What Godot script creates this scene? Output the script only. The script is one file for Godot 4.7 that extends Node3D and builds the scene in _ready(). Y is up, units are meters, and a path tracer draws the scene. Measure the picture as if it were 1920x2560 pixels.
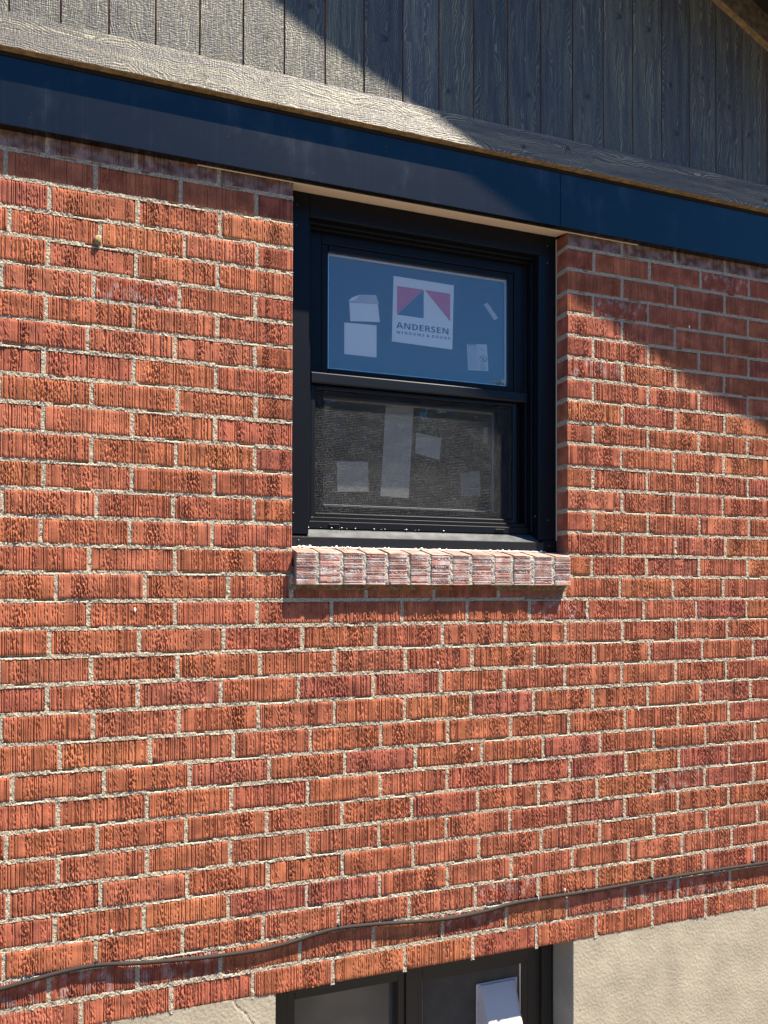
extends Node3D
# Brick house wall with a new black double-hung window, seen from a little to its left.
# World: wall face is z = 0, x runs right along the wall, y up; x = 0 is the left jamb of the window opening.

const VIS_L := -0.715
const VIS_R := 1.645
const OPEN_R := 0.845
const SUN_TO := Vector3(1.4, 3.6, 1.0)

# height of the middle of the bed joint under each course
const BED := [-0.0735, -0.1404, -0.209, -0.2748, -0.3412, -0.4074, -0.4715, -0.5368, -0.604, -0.6699, -0.7384, -0.8066, -0.8732, -0.9394, -1.0065, -1.0721, -1.1402, -1.2068, -1.273, -1.3398, -1.4076, -1.4777, -1.5475, -1.6143, -1.6832, -1.7508, -1.819, -1.8875, -1.9559, -2.0254, -2.0972]
# where the head joints of each course stand
const HEADS := [
	[-0.6, -0.398, -0.196, 1.042, 1.245, 1.447],
	[-0.691, -0.492, -0.29, -0.099, 0.94, 1.146, 1.347, 1.548],
	[-0.595, -0.394, -0.192, 1.043, 1.245, 1.445],
	[-0.682, -0.48, -0.279, -0.096, 0.937, 1.141, 1.342, 1.542],
	[-0.598, -0.396, -0.197, 1.042, 1.245, 1.445],
	[-0.697, -0.494, -0.292, -0.1, 0.937, 1.141, 1.34, 1.544],
	[-0.601, -0.4, -0.198, 1.044, 1.245, 1.443],
	[-0.508, -0.303, -0.1, 0.937, 1.14, 1.34, 1.541],
	[-0.605, -0.401, -0.2, 1.042, 1.245, 1.444],
	[-0.498, -0.296, -0.098, 0.937, 1.139, 1.338, 1.539],
	[-0.605, -0.404, -0.202, 1.039, 1.238, 1.44],
	[-0.498, -0.298, -0.1, 0.935, 1.136, 1.334, 1.541],
	[-0.604, -0.403, -0.203, 1.041, 1.24, 1.435],
	[-0.691, -0.485, -0.305, -0.101, 0.937, 1.139, 1.341, 1.545],
	[-0.609, -0.408, -0.208, 1.043, 1.246, 1.446],
	[-0.501, -0.299, -0.097, 0.932, 1.133, 1.338, 1.538],
	[-0.574, -0.372, -0.167, -0.002, 0.207, 0.408, 0.611, 0.834, 1.035, 1.234, 1.436],
	[-0.502, -0.298, -0.093, 0.109, 0.311, 0.512, 0.714, 0.916, 1.122, 1.328, 1.534],
	[-0.589, -0.384, -0.178, 0.028, 0.234, 0.434, 0.634, 0.838, 1.043, 1.248, 1.452],
	[-0.495, -0.292, -0.084, 0.118, 0.322, 0.527, 0.732, 0.938, 1.144, 1.351, 1.56],
	[-0.592, -0.387, -0.184, 0.019, 0.227, 0.429, 0.631, 0.836, 1.039, 1.244, 1.448],
	[-0.691, -0.49, -0.288, -0.087, 0.118, 0.32, 0.524, 0.728, 0.934, 1.137, 1.343, 1.549],
	[-0.564, -0.357, -0.151, 0.052, 0.25, 0.451, 0.652, 0.85, 1.051, 1.254, 1.457],
	[-0.667, -0.463, -0.261, -0.059, 0.147, 0.352, 0.558, 0.761, 0.961, 1.161, 1.362, 1.567],
	[-0.567, -0.363, -0.157, 0.046, 0.248, 0.45, 0.651, 0.853, 1.054, 1.258, 1.46],
	[-0.678, -0.478, -0.269, -0.065, 0.14, 0.343, 0.544, 0.745, 0.95, 1.157, 1.359, 1.561],
	[-0.566, -0.363, -0.159, 0.045, 0.246, 0.447, 0.649, 0.849, 1.05, 1.253, 1.456],
	[-0.674, -0.47, -0.266, -0.062, 0.142, 0.346, 0.549, 0.754, 0.959, 1.16, 1.368, 1.576],
	[-0.572, -0.369, -0.163, 0.043, 0.248, 0.45, 0.654, 0.861, 1.064, 1.268, 1.469],
	[-0.681, -0.48, -0.276, -0.073, 0.131, 0.334, 0.539, 0.744, 0.95, 1.154, 1.355, 1.562],
	[-0.585, -0.384, -0.182, 0.025, 0.229, 0.436, 0.639, 0.843, 1.049, 1.252, 1.46],
	[-0.513, -0.303, -0.099, 0.115, 0.322, 0.53, 0.739, 0.945, 1.153, 1.361, 1.565],
]

var rng := RandomNumberGenerator.new()
var M := {}
var fine := FastNoiseLite.new()
var mid := FastNoiseLite.new()
var used := {}


# ---------------------------------------------------------------- helpers
class Mesher:
	var v := PackedVector3Array()
	var n := PackedVector3Array()
	var uv := PackedVector2Array()
	var c := PackedColorArray()
	var idx := PackedInt32Array()
	var colored := false

	func vert(p: Vector3, nn: Vector3, t := Vector2.ZERO, col := Color.WHITE) -> int:
		v.append(p)
		n.append(nn)
		uv.append(t)
		c.append(col)
		return v.size() - 1

	# corners run counter-clockwise as seen from outside
	func quad(a: Vector3, b: Vector3, d: Vector3, e: Vector3, ua := Vector2(0, 0), ub := Vector2(1, 0), ud := Vector2(1, 1), ue := Vector2(0, 1), col := Color.WHITE) -> void:
		var nn := (b - a).cross(e - a)
		if nn.length_squared() < 1e-16:
			nn = (d - b).cross(e - b)
		nn = nn.normalized()
		var i := vert(a, nn, ua, col)
		vert(b, nn, ub, col)
		vert(d, nn, ud, col)
		vert(e, nn, ue, col)
		idx.append_array(PackedInt32Array([i, i + 2, i + 1, i, i + 3, i + 2]))

	func tri(a: Vector3, b: Vector3, d: Vector3, col := Color.WHITE) -> void:
		var nn := (b - a).cross(d - a).normalized()
		var i := vert(a, nn, Vector2.ZERO, col)
		vert(b, nn, Vector2(1, 0), col)
		vert(d, nn, Vector2(0, 1), col)
		idx.append_array(PackedInt32Array([i, i + 2, i + 1]))

	# a box with chamfered edges
	func box(lo: Vector3, hi: Vector3, e := 0.001, col := Color.WHITE) -> void:
		var s := hi - lo
		e = minf(e, 0.45 * minf(s.x, minf(s.y, s.z)))
		var m := (lo + hi) / 2
		var h := s / 2
		for axis in 3:
			for sg in [-1.0, 1.0]:
				var w := Vector3.ZERO
				w[axis] = sg
				var a := Vector3.ZERO
				a[(axis + 1) % 3] = 1
				var b := w.cross(a)
				var ha := h[(axis + 1) % 3] - e
				var hb := h[(axis + 2) % 3] - e
				var o := m + w * h[axis]
				quad(o - a * ha - b * hb, o + a * ha - b * hb, o + a * ha + b * hb, o - a * ha + b * hb, Vector2(-ha, -hb), Vector2(ha, -hb), Vector2(ha, hb), Vector2(-ha, hb), col)
		for axis in 3:
			var p := (axis + 1) % 3
			var q := (axis + 2) % 3
			for sp in [-1.0, 1.0]:
				for sq in [-1.0, 1.0]:
					var along := Vector3.ZERO
					along[axis] = h[axis] - e
					var c1 := Vector3.ZERO
					c1[p] = sp * h[p]
					c1[q] = sq * (h[q] - e)
					var c2 := Vector3.ZERO
					c2[p] = sp * (h[p] - e)
					c2[q] = sq * h[q]
					if sp * sq > 0:
						quad(m + c1 - along, m + c2 - along, m + c2 + along, m + c1 + along, Vector2.ZERO, Vector2.ZERO, Vector2.ZERO, Vector2.ZERO, col)
					else:
						quad(m + c2 - along, m + c1 - along, m + c1 + along, m + c2 + along, Vector2.ZERO, Vector2.ZERO, Vector2.ZERO, Vector2.ZERO, col)
		for sx in [-1.0, 1.0]:
			for sy in [-1.0, 1.0]:
				for sz in [-1.0, 1.0]:
					var px := m + Vector3(sx * h.x, sy * (h.y - e), sz * (h.z - e))
					var py := m + Vector3(sx * (h.x - e), sy * h.y, sz * (h.z - e))
					var pz := m + Vector3(sx * (h.x - e), sy * (h.y - e), sz * h.z)
					if sx * sy * sz > 0:
						tri(px, py, pz, col)
					else:
						tri(px, pz, py, col)

	# a profile in (z, y), counter-clockwise seen from +x, run from x0 to x1
	func extrude_x(profile: PackedVector2Array, x0: float, x1: float) -> void:
		for i in profile.size():
			var a := profile[i]
			var b := profile[(i + 1) % profile.size()]
			quad(Vector3(x0, a.y, a.x), Vector3(x0, b.y, b.x), Vector3(x1, b.y, b.x), Vector3(x1, a.y, a.x), Vector2(0, x0), Vector2(1, x0), Vector2(1, x1), Vector2(0, x1))
		for t in range(1, profile.size() - 1):
			tri(Vector3(x1, profile[0].y, profile[0].x), Vector3(x1, profile[t + 1].y, profile[t + 1].x), Vector3(x1, profile[t].y, profile[t].x))
			tri(Vector3(x0, profile[0].y, profile[0].x), Vector3(x0, profile[t].y, profile[t].x), Vector3(x0, profile[t + 1].y, profile[t + 1].x))

	# a grid of (nx+1)*(ny+1) points facing +z (or wherever the points face), smooth
	func grid(points: PackedVector3Array, nx: int, ny: int, skip := PackedByteArray(), cols := PackedColorArray(), uvs := PackedVector2Array()) -> void:
		var base := v.size()
		for j in ny + 1:
			for i in nx + 1:
				var k := j * (nx + 1) + i
				var l := points[k - 1] if i > 0 else points[k]
				var r := points[k + 1] if i < nx else points[k]
				var d := points[k - nx - 1] if j > 0 else points[k]
				var u := points[k + nx + 1] if j < ny else points[k]
				vert(points[k], (r - l).cross(u - d).normalized(), uvs[k] if uvs.size() else Vector2(points[k].x, points[k].y), cols[k] if cols.size() else Color.WHITE)
		for j in ny:
			for i in nx:
				if skip.size() and skip[j * nx + i]:
					continue
				var a := base + j * (nx + 1) + i
				idx.append_array(PackedInt32Array([a, a + nx + 2, a + 1, a, a + nx + 1, a + nx + 2]))

	func tube(path: PackedVector3Array, r: float, sides := 8) -> void:
		var base := v.size()
		for i in path.size():
			var t := (path[mini(i + 1, path.size() - 1)] - path[maxi(i - 1, 0)]).normalized()
			var side := t.cross(Vector3.BACK if absf(t.z) < 0.9 else Vector3.UP).normalized()
			var up := side.cross(t)
			for k in sides:
				var a := TAU * k / sides
				var o := side * cos(a) + up * sin(a)
				vert(path[i] + o * r, o, Vector2(k, i))
		for i in path.size() - 1:
			for k in sides:
				var a := base + i * sides + k
				var b := base + i * sides + (k + 1) % sides
				idx.append_array(PackedInt32Array([a, b, b + sides, a, b + sides, a + sides]))

	# a squashed lump
	func lump(at: Vector3, size: Vector3, seed_no: int, rough := 0.35, col := Color.WHITE) -> void:
		var r := RandomNumberGenerator.new()
		r.seed = seed_no
		var rings := 4
		var segs := 6
		var base := v.size()
		for j in rings + 1:
			var th := PI * j / rings
			for i in segs:
				var ph := TAU * i / segs
				var d := Vector3(sin(th) * cos(ph), cos(th), sin(th) * sin(ph))
				var k := 1.0 + (r.randf() - 0.5) * 2.0 * rough if j > 0 and j < rings else 1.0
				vert(at + d * size * k, (d / size).normalized(), Vector2.ZERO, col)
		for j in rings:
			for i in segs:
				var a := base + j * segs + i
				var b := base + j * segs + (i + 1) % segs
				idx.append_array(PackedInt32Array([a, b + segs, b, a, a + segs, b + segs]))

	func mesh() -> ArrayMesh:
		var arr := []
		arr.resize(Mesh.ARRAY_MAX)
		arr[Mesh.ARRAY_VERTEX] = v
		arr[Mesh.ARRAY_NORMAL] = n
		arr[Mesh.ARRAY_TEX_UV] = uv
		if colored:
			arr[Mesh.ARRAY_COLOR] = c
		arr[Mesh.ARRAY_INDEX] = idx
		var m := ArrayMesh.new()
		m.add_surface_from_arrays(Mesh.PRIMITIVE_TRIANGLES, arr)
		return m


func numbered(called: String) -> String:
	used[called] = used.get(called, -1) + 1
	return called if used[called] == 0 else "%s_%03d" % [called, used[called]]


func show_mesh(called: String, m: Mesh, material: Material, parent: Node3D = null) -> MeshInstance3D:
	var o := MeshInstance3D.new()
	if parent:
		var key := [parent.get_instance_id(), called]
		var k: int = used.get(key, -1) + 1
		used[key] = k
		o.name = called if k == 0 else "%s_%03d" % [called, k]
	else:
		o.name = numbered(called)
	o.mesh = m
	o.material_override = material
	(parent if parent else self).add_child(o, true)
	return o


func part(called: String, b: Mesher, material: Material, parent: Node3D = null) -> MeshInstance3D:
	return show_mesh(called, b.mesh(), material, parent)


func box_part(called: String, lo: Vector3, hi: Vector3, material: Material, parent: Node3D = null, e := 0.001) -> MeshInstance3D:
	var b := Mesher.new()
	b.box(lo, hi, e)
	return part(called, b, material, parent)


func thing(called: String, label: String, category: String, group := "") -> Node3D:
	var o := Node3D.new()
	o.name = numbered(called)
	add_child(o, true)
	return tag(o, label, category, group)


func tag(o: Node3D, label: String, category: String, group := "") -> Node3D:
	o.set_meta("label", label)
	o.set_meta("category", category)
	if group:
		o.set_meta("group", group)
	return o


func lin(r: float, g: float, b: float) -> Color:
	return Color(r, g, b).linear_to_srgb()


func mat(r: float, g: float, b: float, rough := 0.8, spec := 0.5) -> StandardMaterial3D:
	var m := StandardMaterial3D.new()
	m.albedo_color = lin(r, g, b)
	m.roughness = rough
	m.metallic_specular = spec
	return m


func noise(freq: float, seed_no: int, octaves := 3, kind := FastNoiseLite.TYPE_SIMPLEX_SMOOTH) -> FastNoiseLite:
	var f := FastNoiseLite.new()
	f.noise_type = kind
	f.seed = seed_no
	f.frequency = freq
	f.fractal_type = FastNoiseLite.FRACTAL_FBM
	f.fractal_octaves = octaves
	return f


# a grey seamless noise picture, its values spread between lo and hi
func noise_texture(size: int, freq: float, seed_no: int, lo: float, hi: float, octaves := 4, contrast := 1.0) -> ImageTexture:
	var im := noise(freq, seed_no, octaves).get_seamless_image(size, size)
	im.convert(Image.FORMAT_L8)
	var d := im.get_data()
	for i in d.size():
		var t := clampf((d[i] / 255.0 - 0.5) * contrast + 0.5, 0, 1)
		d[i] = int(255.0 * (lo + (hi - lo) * t))
	return ImageTexture.create_from_image(Image.create_from_data(size, size, false, Image.FORMAT_L8, d))


func world_mapped(m: StandardMaterial3D, tex: Texture2D, per_metre: float, bump: Texture2D = null, bump_cm := 0.0) -> StandardMaterial3D:
	m.albedo_texture = tex
	m.uv1_triplanar = true
	m.uv1_world_triplanar = true
	m.uv1_scale = Vector3.ONE * per_metre
	if bump:
		m.heightmap_enabled = true
		m.heightmap_texture = bump
		m.heightmap_scale = bump_cm
	return m


# ---------------------------------------------------------------- materials
var mottle: ImageTexture
var grain: ImageTexture


func wood_picture(seed_no: int, knots: int) -> Array:
	var w := 256
	var h := 1024
	var r := RandomNumberGenerator.new()
	r.seed = seed_no
	var n1 := noise(1.0, seed_no, 3)
	var n2 := noise(1.0, seed_no + 1, 2)
	var ks := []
	for k in knots:
		ks.append(Vector3(r.randf_range(0.2, 0.8), r.randf_range(0.05, 0.95), r.randf_range(0.05, 0.1)))
	var centre := r.randf_range(0.25, 0.75)
	var col := PackedByteArray()
	col.resize(w * h * 3)
	var hgt := PackedByteArray()
	hgt.resize(w * h)
	for j in h:
		var y := j / float(h)
		var sway := n1.get_noise_2d(3.0, y * 3.0) * 0.25 + n1.get_noise_2d(50.0, y * 9.0) * 0.05
		for i in w:
			var x := i / float(w)
			var d := x - centre + sway
			var ring := sqrt(d * d * 9.0 + 0.015) * 4.6 + n1.get_noise_2d(x * 1.6, y * 1.3) * 2.0 + y * 0.9
			var dark := 0.0
			for k in ks:
				var dx: float = (x - k.x)
				var dy: float = (y - k.y) * 7.0
				var q: float = (dx * dx + dy * dy) / (k.z * k.z)
				if q < 9.0:
					ring += 2.0 * exp(-q * 0.45)
					dark += exp(-q * 1.1) * 0.26
			var s := 0.5 + 0.5 * sin(ring * TAU * 1.6)
			s = s * s
			var fibre := n2.get_noise_2d(x * 80.0, y * 14.0 + x * 3.0)
			var saw := n2.get_noise_2d(x * 6.0 + 90.0, y * 210.0)
			var wear := n1.get_noise_2d(x * 5.0 + 40.0, y * 2.2 + 7.0)
			var t := 0.47 + 0.24 * (s - 0.4) * (0.7 + 1.2 * wear) + 0.12 * fibre + 0.05 * saw + 0.10 * wear - dark
			t = clampf(t, 0.05, 1.0)
			var warm := clampf(0.5 + wear * 0.9 + 0.3 * (s - 0.5), 0.0, 1.0)
			var at := (j * w + i) * 3
			col[at] = int(255.0 * t * (0.90 + 0.08 * warm))
			col[at + 1] = int(255.0 * t * (0.88 + 0.07 * warm))
			col[at + 2] = int(255.0 * t * (0.94 - 0.06 * warm))
			hgt[j * w + i] = int(255.0 * clampf(0.5 + 0.30 * fibre + 0.22 * saw + 0.22 * (s - 0.5) - dark * 0.3, 0, 1))
	return [ImageTexture.create_from_image(Image.create_from_data(w, h, false, Image.FORMAT_RGB8, col)), ImageTexture.create_from_image(Image.create_from_data(w, h, false, Image.FORMAT_L8, hgt))]


# dusty film on dark paint: mostly clean, with cloudy wipes and faint runs
func dust_picture() -> ImageTexture:
	var w := 512
	var n1 := noise(1.0, 71, 4)
	var d := PackedByteArray()
	d.resize(w * w)
	for j in w:
		var b := TAU * j / w
		for i in w:
			var a := TAU * i / w
			var cloud := n1.get_noise_3d(cos(a) * 1.3 + 9.0, sin(a) * 1.3, sin(b) * 0.9)
			var run := n1.get_noise_3d(cos(a) * 14.0, sin(a) * 14.0, cos(b) * 0.6 + 20.0)
			var t := 0.30 + 0.6 * maxf(cloud - 0.08, 0.0) + 0.5 * maxf(run - 0.1, 0.0) * (0.3 + maxf(cloud, 0.0))
			d[j * w + i] = int(255.0 * clampf(t, 0, 1))
	return ImageTexture.create_from_image(Image.create_from_data(w, w, false, Image.FORMAT_L8, d))


# fine scores of the wire-cut clay, running up the wall, with sandy grain
func comb_picture() -> ImageTexture:
	var w := 1024
	var h := 512
	var n1 := noise(1.0, 61, 2)
	var d := PackedByteArray()
	d.resize(w * h)
	for j in h:
		for i in w:
			var a := TAU * i / w
			var b := TAU * j / h
			var line := n1.get_noise_3d(cos(a) * 60.0, sin(a) * 60.0, 1.0 + 0.25 * sin(b) + 0.12 * cos(3.0 * b))
			var grit := n1.get_noise_3d(i * 0.23, j * 0.23, 40.0)
			d[j * w + i] = int(255.0 * clampf(0.5 + 0.75 * line + 0.22 * grit, 0, 1))
	return ImageTexture.create_from_image(Image.create_from_data(w, h, false, Image.FORMAT_L8, d))


func screen_picture() -> ImageTexture:
	var w := 512
	var h := 512
	var n1 := noise(1.0, 77, 2)
	var r := RandomNumberGenerator.new()
	r.seed = 5
	var d := PackedByteArray()
	d.resize(w * h * 4)
	for j in h:
		for i in w:
			var streak := n1.get_noise_2d(i * 0.09, j * 0.8)
			var broad := n1.get_noise_2d(i * 0.012 + 300.0, j * 0.03)
			var spark := clampf(0.5 + 1.1 * n1.get_noise_2d(i * 0.33 + 70.0, j * 0.33), 0, 1)
			var a := 0.42 + 0.10 * streak + 0.05 * broad + 0.22 * (spark - 0.5)
			var b := 0.38 + 0.16 * streak + 0.10 * broad + 1.0 * (spark - 0.5)
			var at := (j * w + i) * 4
			var g := clampf(b, 0.08, 1.0)
			d[at] = int(255 * g)
			d[at + 1] = int(255 * g)
			d[at + 2] = int(255 * g)
			d[at + 3] = int(255 * clampf(a, 0.2, 1))
	return ImageTexture.create_from_image(Image.create_from_data(w, h, false, Image.FORMAT_RGBA8, d))


func make_materials() -> void:
	mottle = noise_texture(512, 0.012, 3, 0.70, 1.0, 5, 1.5)
	grain = noise_texture(512, 0.11, 4, 0.0, 1.0, 3, 1.6)
	var tones := [
		Vector3(0.42, 0.137, 0.069), Vector3(0.40, 0.127, 0.066), Vector3(0.41, 0.133, 0.073), Vector3(0.39, 0.120, 0.067), Vector3(0.385, 0.115, 0.068),
		Vector3(0.43, 0.148, 0.070), Vector3(0.36, 0.108, 0.070), Vector3(0.40, 0.129, 0.080), Vector3(0.42, 0.139, 0.078), Vector3(0.34, 0.104, 0.071),
	]
	M.bricks = []
	var comb := comb_picture()
	for t in tones:
		M.bricks.append(world_mapped(mat(t.x, t.y, t.z, 0.86, 0.3), mottle, 2.1, comb, 0.11))
	M.stained = world_mapped(mat(1, 1, 1, 0.9, 0.3), mottle, 2.1, comb, 0.09)
	M.stained.vertex_color_use_as_albedo = true
	M.mortar = world_mapped(mat(0.50, 0.435, 0.335, 0.95, 0.2), noise_texture(512, 0.06, 8, 0.60, 1.0, 4, 1.6), 6.0, grain, 0.1)
	M.dirt_mortar = world_mapped(mat(0.26, 0.21, 0.12, 0.95, 0.2), mottle, 6.0, grain, 0.1)
	M.stucco = world_mapped(mat(0.345, 0.305, 0.235, 0.93, 0.25), noise_texture(512, 0.010, 9, 0.89, 1.0, 5, 1.3), 1.3, grain, 0.05)
	M.black_metal = mat(0.007, 0.008, 0.011, 0.32, 0.34)
	M.fascia = world_mapped(mat(0.040, 0.047, 0.062, 0.25, 0.46), dust_picture(), 1.1, noise_texture(256, 0.009, 17, 0.3, 0.7, 2), 0.25)
	M.frame = mat(0.005, 0.006, 0.009, 0.34, 0.28)
	M.nose = mat(0.012, 0.012, 0.014, 0.26, 0.6)
	M.dusty_metal = world_mapped(mat(0.105, 0.112, 0.118, 0.32, 0.5), mottle, 2.5)
	M.rubber = mat(0.012, 0.012, 0.013, 0.6, 0.3)
	M.bronze = mat(0.020, 0.018, 0.016, 0.5, 0.4)
	M.panel = world_mapped(mat(0.060, 0.054, 0.050, 0.6, 0.3), noise_texture(256, 0.02, 13, 0.85, 1.0), 3.0)
	M.spacer = mat(0.5, 0.5, 0.5, 0.35, 0.5)
	M.spacer.metallic = 0.7
	M.screw = mat(0.03, 0.03, 0.034, 0.3, 0.5)
	M.steel = mat(0.35, 0.35, 0.36, 0.35, 0.5)
	M.steel.metallic = 0.8
	M.glass = mat(1, 1, 1, 0.01, 0.5)
	M.glass.albedo_color = Color(1, 1, 1, 0.02)
	M.glass.transparency = BaseMaterial3D.TRANSPARENCY_ALPHA
	M.screen = mat(0.16, 0.172, 0.185, 0.7, 0.2)
	M.screen.albedo_texture = screen_picture()
	M.screen.transparency = BaseMaterial3D.TRANSPARENCY_ALPHA
	var ribs := Image.create(8, 512, false, Image.FORMAT_L8)
	for y in 512:
		ribs.fill_rect(Rect2i(0, y, 8, 1), Color.WHITE * (1.0 if y % 4 < 2 else 0.0))
	M.screen.heightmap_enabled = true
	M.screen.heightmap_texture = ImageTexture.create_from_image(ribs)
	M.screen.heightmap_scale = 0.07
	M.screen.uv1_scale = Vector3(1.05, 1.05, 1)
	M.paper = mat(0.45, 0.47, 0.46, 0.8, 0.3)
	M.paper_pale = mat(0.42, 0.44, 0.43, 0.8, 0.3)
	M.paper_dull = mat(0.27, 0.28, 0.28, 0.8, 0.3)
	M.ink_navy = mat(0.012, 0.03, 0.06, 0.8, 0.3)
	M.ink_red = mat(0.35, 0.03, 0.06, 0.8, 0.3)
	M.caulk = mat(0.40, 0.35, 0.27, 0.8, 0.3)
	M.lintel = mat(0.66, 0.54, 0.43, 0.7, 0.3)
	M.crumb = mat(0.75, 0.73, 0.70, 0.9, 0.2)
	M.pebble = world_mapped(mat(0.36, 0.27, 0.14, 0.9, 0.2), mottle, 20.0, grain, 0.1)
	M.cable = mat(0.026, 0.021, 0.019, 0.7, 0.2)
	M.clip = mat(0.012, 0.012, 0.02, 0.4, 0.4)
	M.hood = mat(0.47, 0.42, 0.40, 0.5, 0.25)
	M.raw_wood = world_mapped(mat(0.30, 0.20, 0.105, 0.85, 0.25), mottle, 6.0, grain, 0.05)
	M.cedar = world_mapped(mat(0.24, 0.075, 0.03, 0.85, 0.25), mottle, 6.0, grain, 0.05)
	M.brown_wood = world_mapped(mat(0.13, 0.095, 0.06, 0.8, 0.3), mottle, 5.0, grain, 0.05)
	M.soffit = mat(0.015, 0.013, 0.012, 0.8, 0.3)
	M.shingle = world_mapped(mat(0.05, 0.05, 0.05, 0.9, 0.3), mottle, 4.0)
	M.woods = []
	var pics := []
	for k in 4:
		pics.append(wood_picture(100 + k * 7, [2, 1, 2, 1][k]))
	for k in 12:
		var pic: Array = pics[k % 4]
		var tint: float = [1.0, 0.78, 1.12, 0.92, 0.72, 1.05, 0.85, 1.2, 0.98, 0.88, 0.76, 1.04][k]
		var m := mat(0.52 * tint, 0.545 * tint, (0.455 + 0.035 * sin(k * 2.1)) * tint, 0.54, 0.45)
		m.albedo_texture = pic[0]
		m.heightmap_enabled = true
		m.heightmap_texture = pic[1]
		m.heightmap_scale = 0.19
		M.woods.append(m)
	M.room = mat(0.05, 0.05, 0.05, 0.9, 0.2)
	M.ground = world_mapped(mat(0.19, 0.165, 0.13, 0.95, 0.2), mottle, 0.35)
	M.bark = world_mapped(mat(0.10, 0.075, 0.05, 0.9, 0.2), mottle, 3.0)
	M.leaf = mat(0.045, 0.085, 0.022, 0.6, 0.3)
	M.leaf.backlight_enabled = true
	M.leaf.backlight = lin(0.03, 0.05, 0.01)


# ---------------------------------------------------------------- bricks
# A combed brick: vertical scores, torn bands, chips. Its centre is the origin, its face about z = 0.
func brick_mesh(length: float, height: float, depth: float, nx: int, ny: int, seed_no: int, torn: float, shear := 0.0, wash := "") -> ArrayMesh:
	var r := RandomNumberGenerator.new()
	r.seed = seed_no
	var nb := noise(1.0, seed_no, 2)
	var grooves := []
	var spread := r.randf_range(0.75, 1.55)
	var x := r.randf_range(0.003, 0.006)
	while x < length - 0.003:
		grooves.append([x, r.randf_range(0.0009, 0.0016), r.randf_range(0.0012, 0.0034), r.randf() < 0.5, r.randf() * 9.0, r.randf_range(900.0, 1700.0)])
		var p := r.randf()
		x += (r.randf_range(0.0026, 0.0044) if p < 0.68 else r.randf_range(0.0044, 0.0080) if p < 0.93 else r.randf_range(0.010, 0.020)) * spread
	var bands := []
	for k in int(round(torn * r.randf_range(2.4, 5.4))):
		bands.append([r.randf_range(0.02, length - 0.02), r.randf_range(0.006, 0.034), r.randf_range(0.35, 1.0), r.randf_range(-0.3, 1.3) * height, r.randf_range(0.5, 1.8) * height])
	var chip := Vector3(length * (0.0 if r.randf() < 0.5 else 1.0), height * (0.0 if r.randf() < 0.5 else 1.0), r.randf_range(0.006, 0.012) if r.randf() < 0.45 else 0.0)
	var pts := PackedVector3Array()
	var cols := PackedColorArray()
	for j in ny + 1:
		for i in nx + 1:
			var px := length * i / nx
			var py := height * j / ny
			var wob := nb.get_noise_2d(px * 30.0, py * 60.0) * 0.0007
			var z := 0.0
			for g in grooves:
				var t: float = absf(px - g[0] - wob) / g[1]
				if t < 1.0:
					var k := 1.0
					if g[3]:
						k = clampf(0.55 + 0.9 * sin(py * g[5] + g[4] + nb.get_noise_2d(g[0] * 700.0, py * 220.0) * 3.0), 0.0, 1.3)
					z -= g[2] * (1.0 - t * t) * k
			var strength := 0.0
			for b in bands:
				var q: float = absf(px - b[0]) / b[1]
				var q2: float = absf(py - b[3]) / b[4]
				if q < 1.0 and q2 < 1.0:
					strength = maxf(strength, b[2] * (1.0 - q * q) * (1.0 - q2 * q2 * q2))
			if strength > 0.0:
				var b1 := nb.get_noise_2d(px * 190.0, py * 130.0 + 5.0)
				var b2 := nb.get_noise_2d(px * 420.0 + 30.0, py * 300.0)
				z = z * (1.0 - 0.25 * strength) + strength * (0.0034 * b1 + 0.0018 * b2)
				if b1 > 0.12:
					z += strength * 0.0011
			var e := minf(minf(px, length - px), minf(py, height - py))
			var lim := 0.0010 + 0.0008 * nb.get_noise_2d(px * 110.0, py * 110.0 + 60.0)
			if e < lim:
				z -= pow(1.0 - e / lim, 2.0) * 0.0013
			if chip.z > 0.0:
				var dc := Vector2(px - chip.x, py - chip.y).length() + nb.get_noise_2d(px * 200.0, py * 200.0) * 0.003
				if dc < chip.z:
					z -= (1.0 - dc / chip.z) * 0.008
			var u := px - length / 2
			var v := py - height / 2
			pts.append(Vector3(u, v, z))
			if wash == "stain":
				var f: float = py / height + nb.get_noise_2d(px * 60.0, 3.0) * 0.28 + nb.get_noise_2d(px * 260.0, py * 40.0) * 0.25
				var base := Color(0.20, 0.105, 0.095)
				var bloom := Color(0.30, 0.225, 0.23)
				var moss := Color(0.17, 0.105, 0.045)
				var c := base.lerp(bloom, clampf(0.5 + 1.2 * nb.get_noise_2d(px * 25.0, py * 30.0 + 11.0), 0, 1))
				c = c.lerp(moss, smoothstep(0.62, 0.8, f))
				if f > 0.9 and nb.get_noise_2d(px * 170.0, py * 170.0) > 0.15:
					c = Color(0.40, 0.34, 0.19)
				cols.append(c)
			elif wash == "lime":
				var f := nb.get_noise_2d(px * 40.0, py * 22.0) + 0.3 * nb.get_noise_2d(px * 300.0, py * 60.0)
				var c := Color(0.42, 0.235, 0.20).lerp(Color(0.48, 0.395, 0.375), smoothstep(-0.4, 0.5, f))
				cols.append(c)
			elif wash == "bloom":
				var f := nb.get_noise_2d(px * 30.0, py * 26.0) + 0.5 * nb.get_noise_2d(px * 240.0, py * 120.0)
				cols.append(Color(0.34, 0.098, 0.058).lerp(Color(0.45, 0.30, 0.27), smoothstep(0.0, 0.7, f) * 0.8))
	var m := Mesher.new()
	m.colored = wash != ""
	m.grid(pts, nx, ny, PackedByteArray(), cols)
	# the four sides, shearing up towards the back for a sloped sill
	var lift := Vector3(0, shear * depth, 0)
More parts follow.
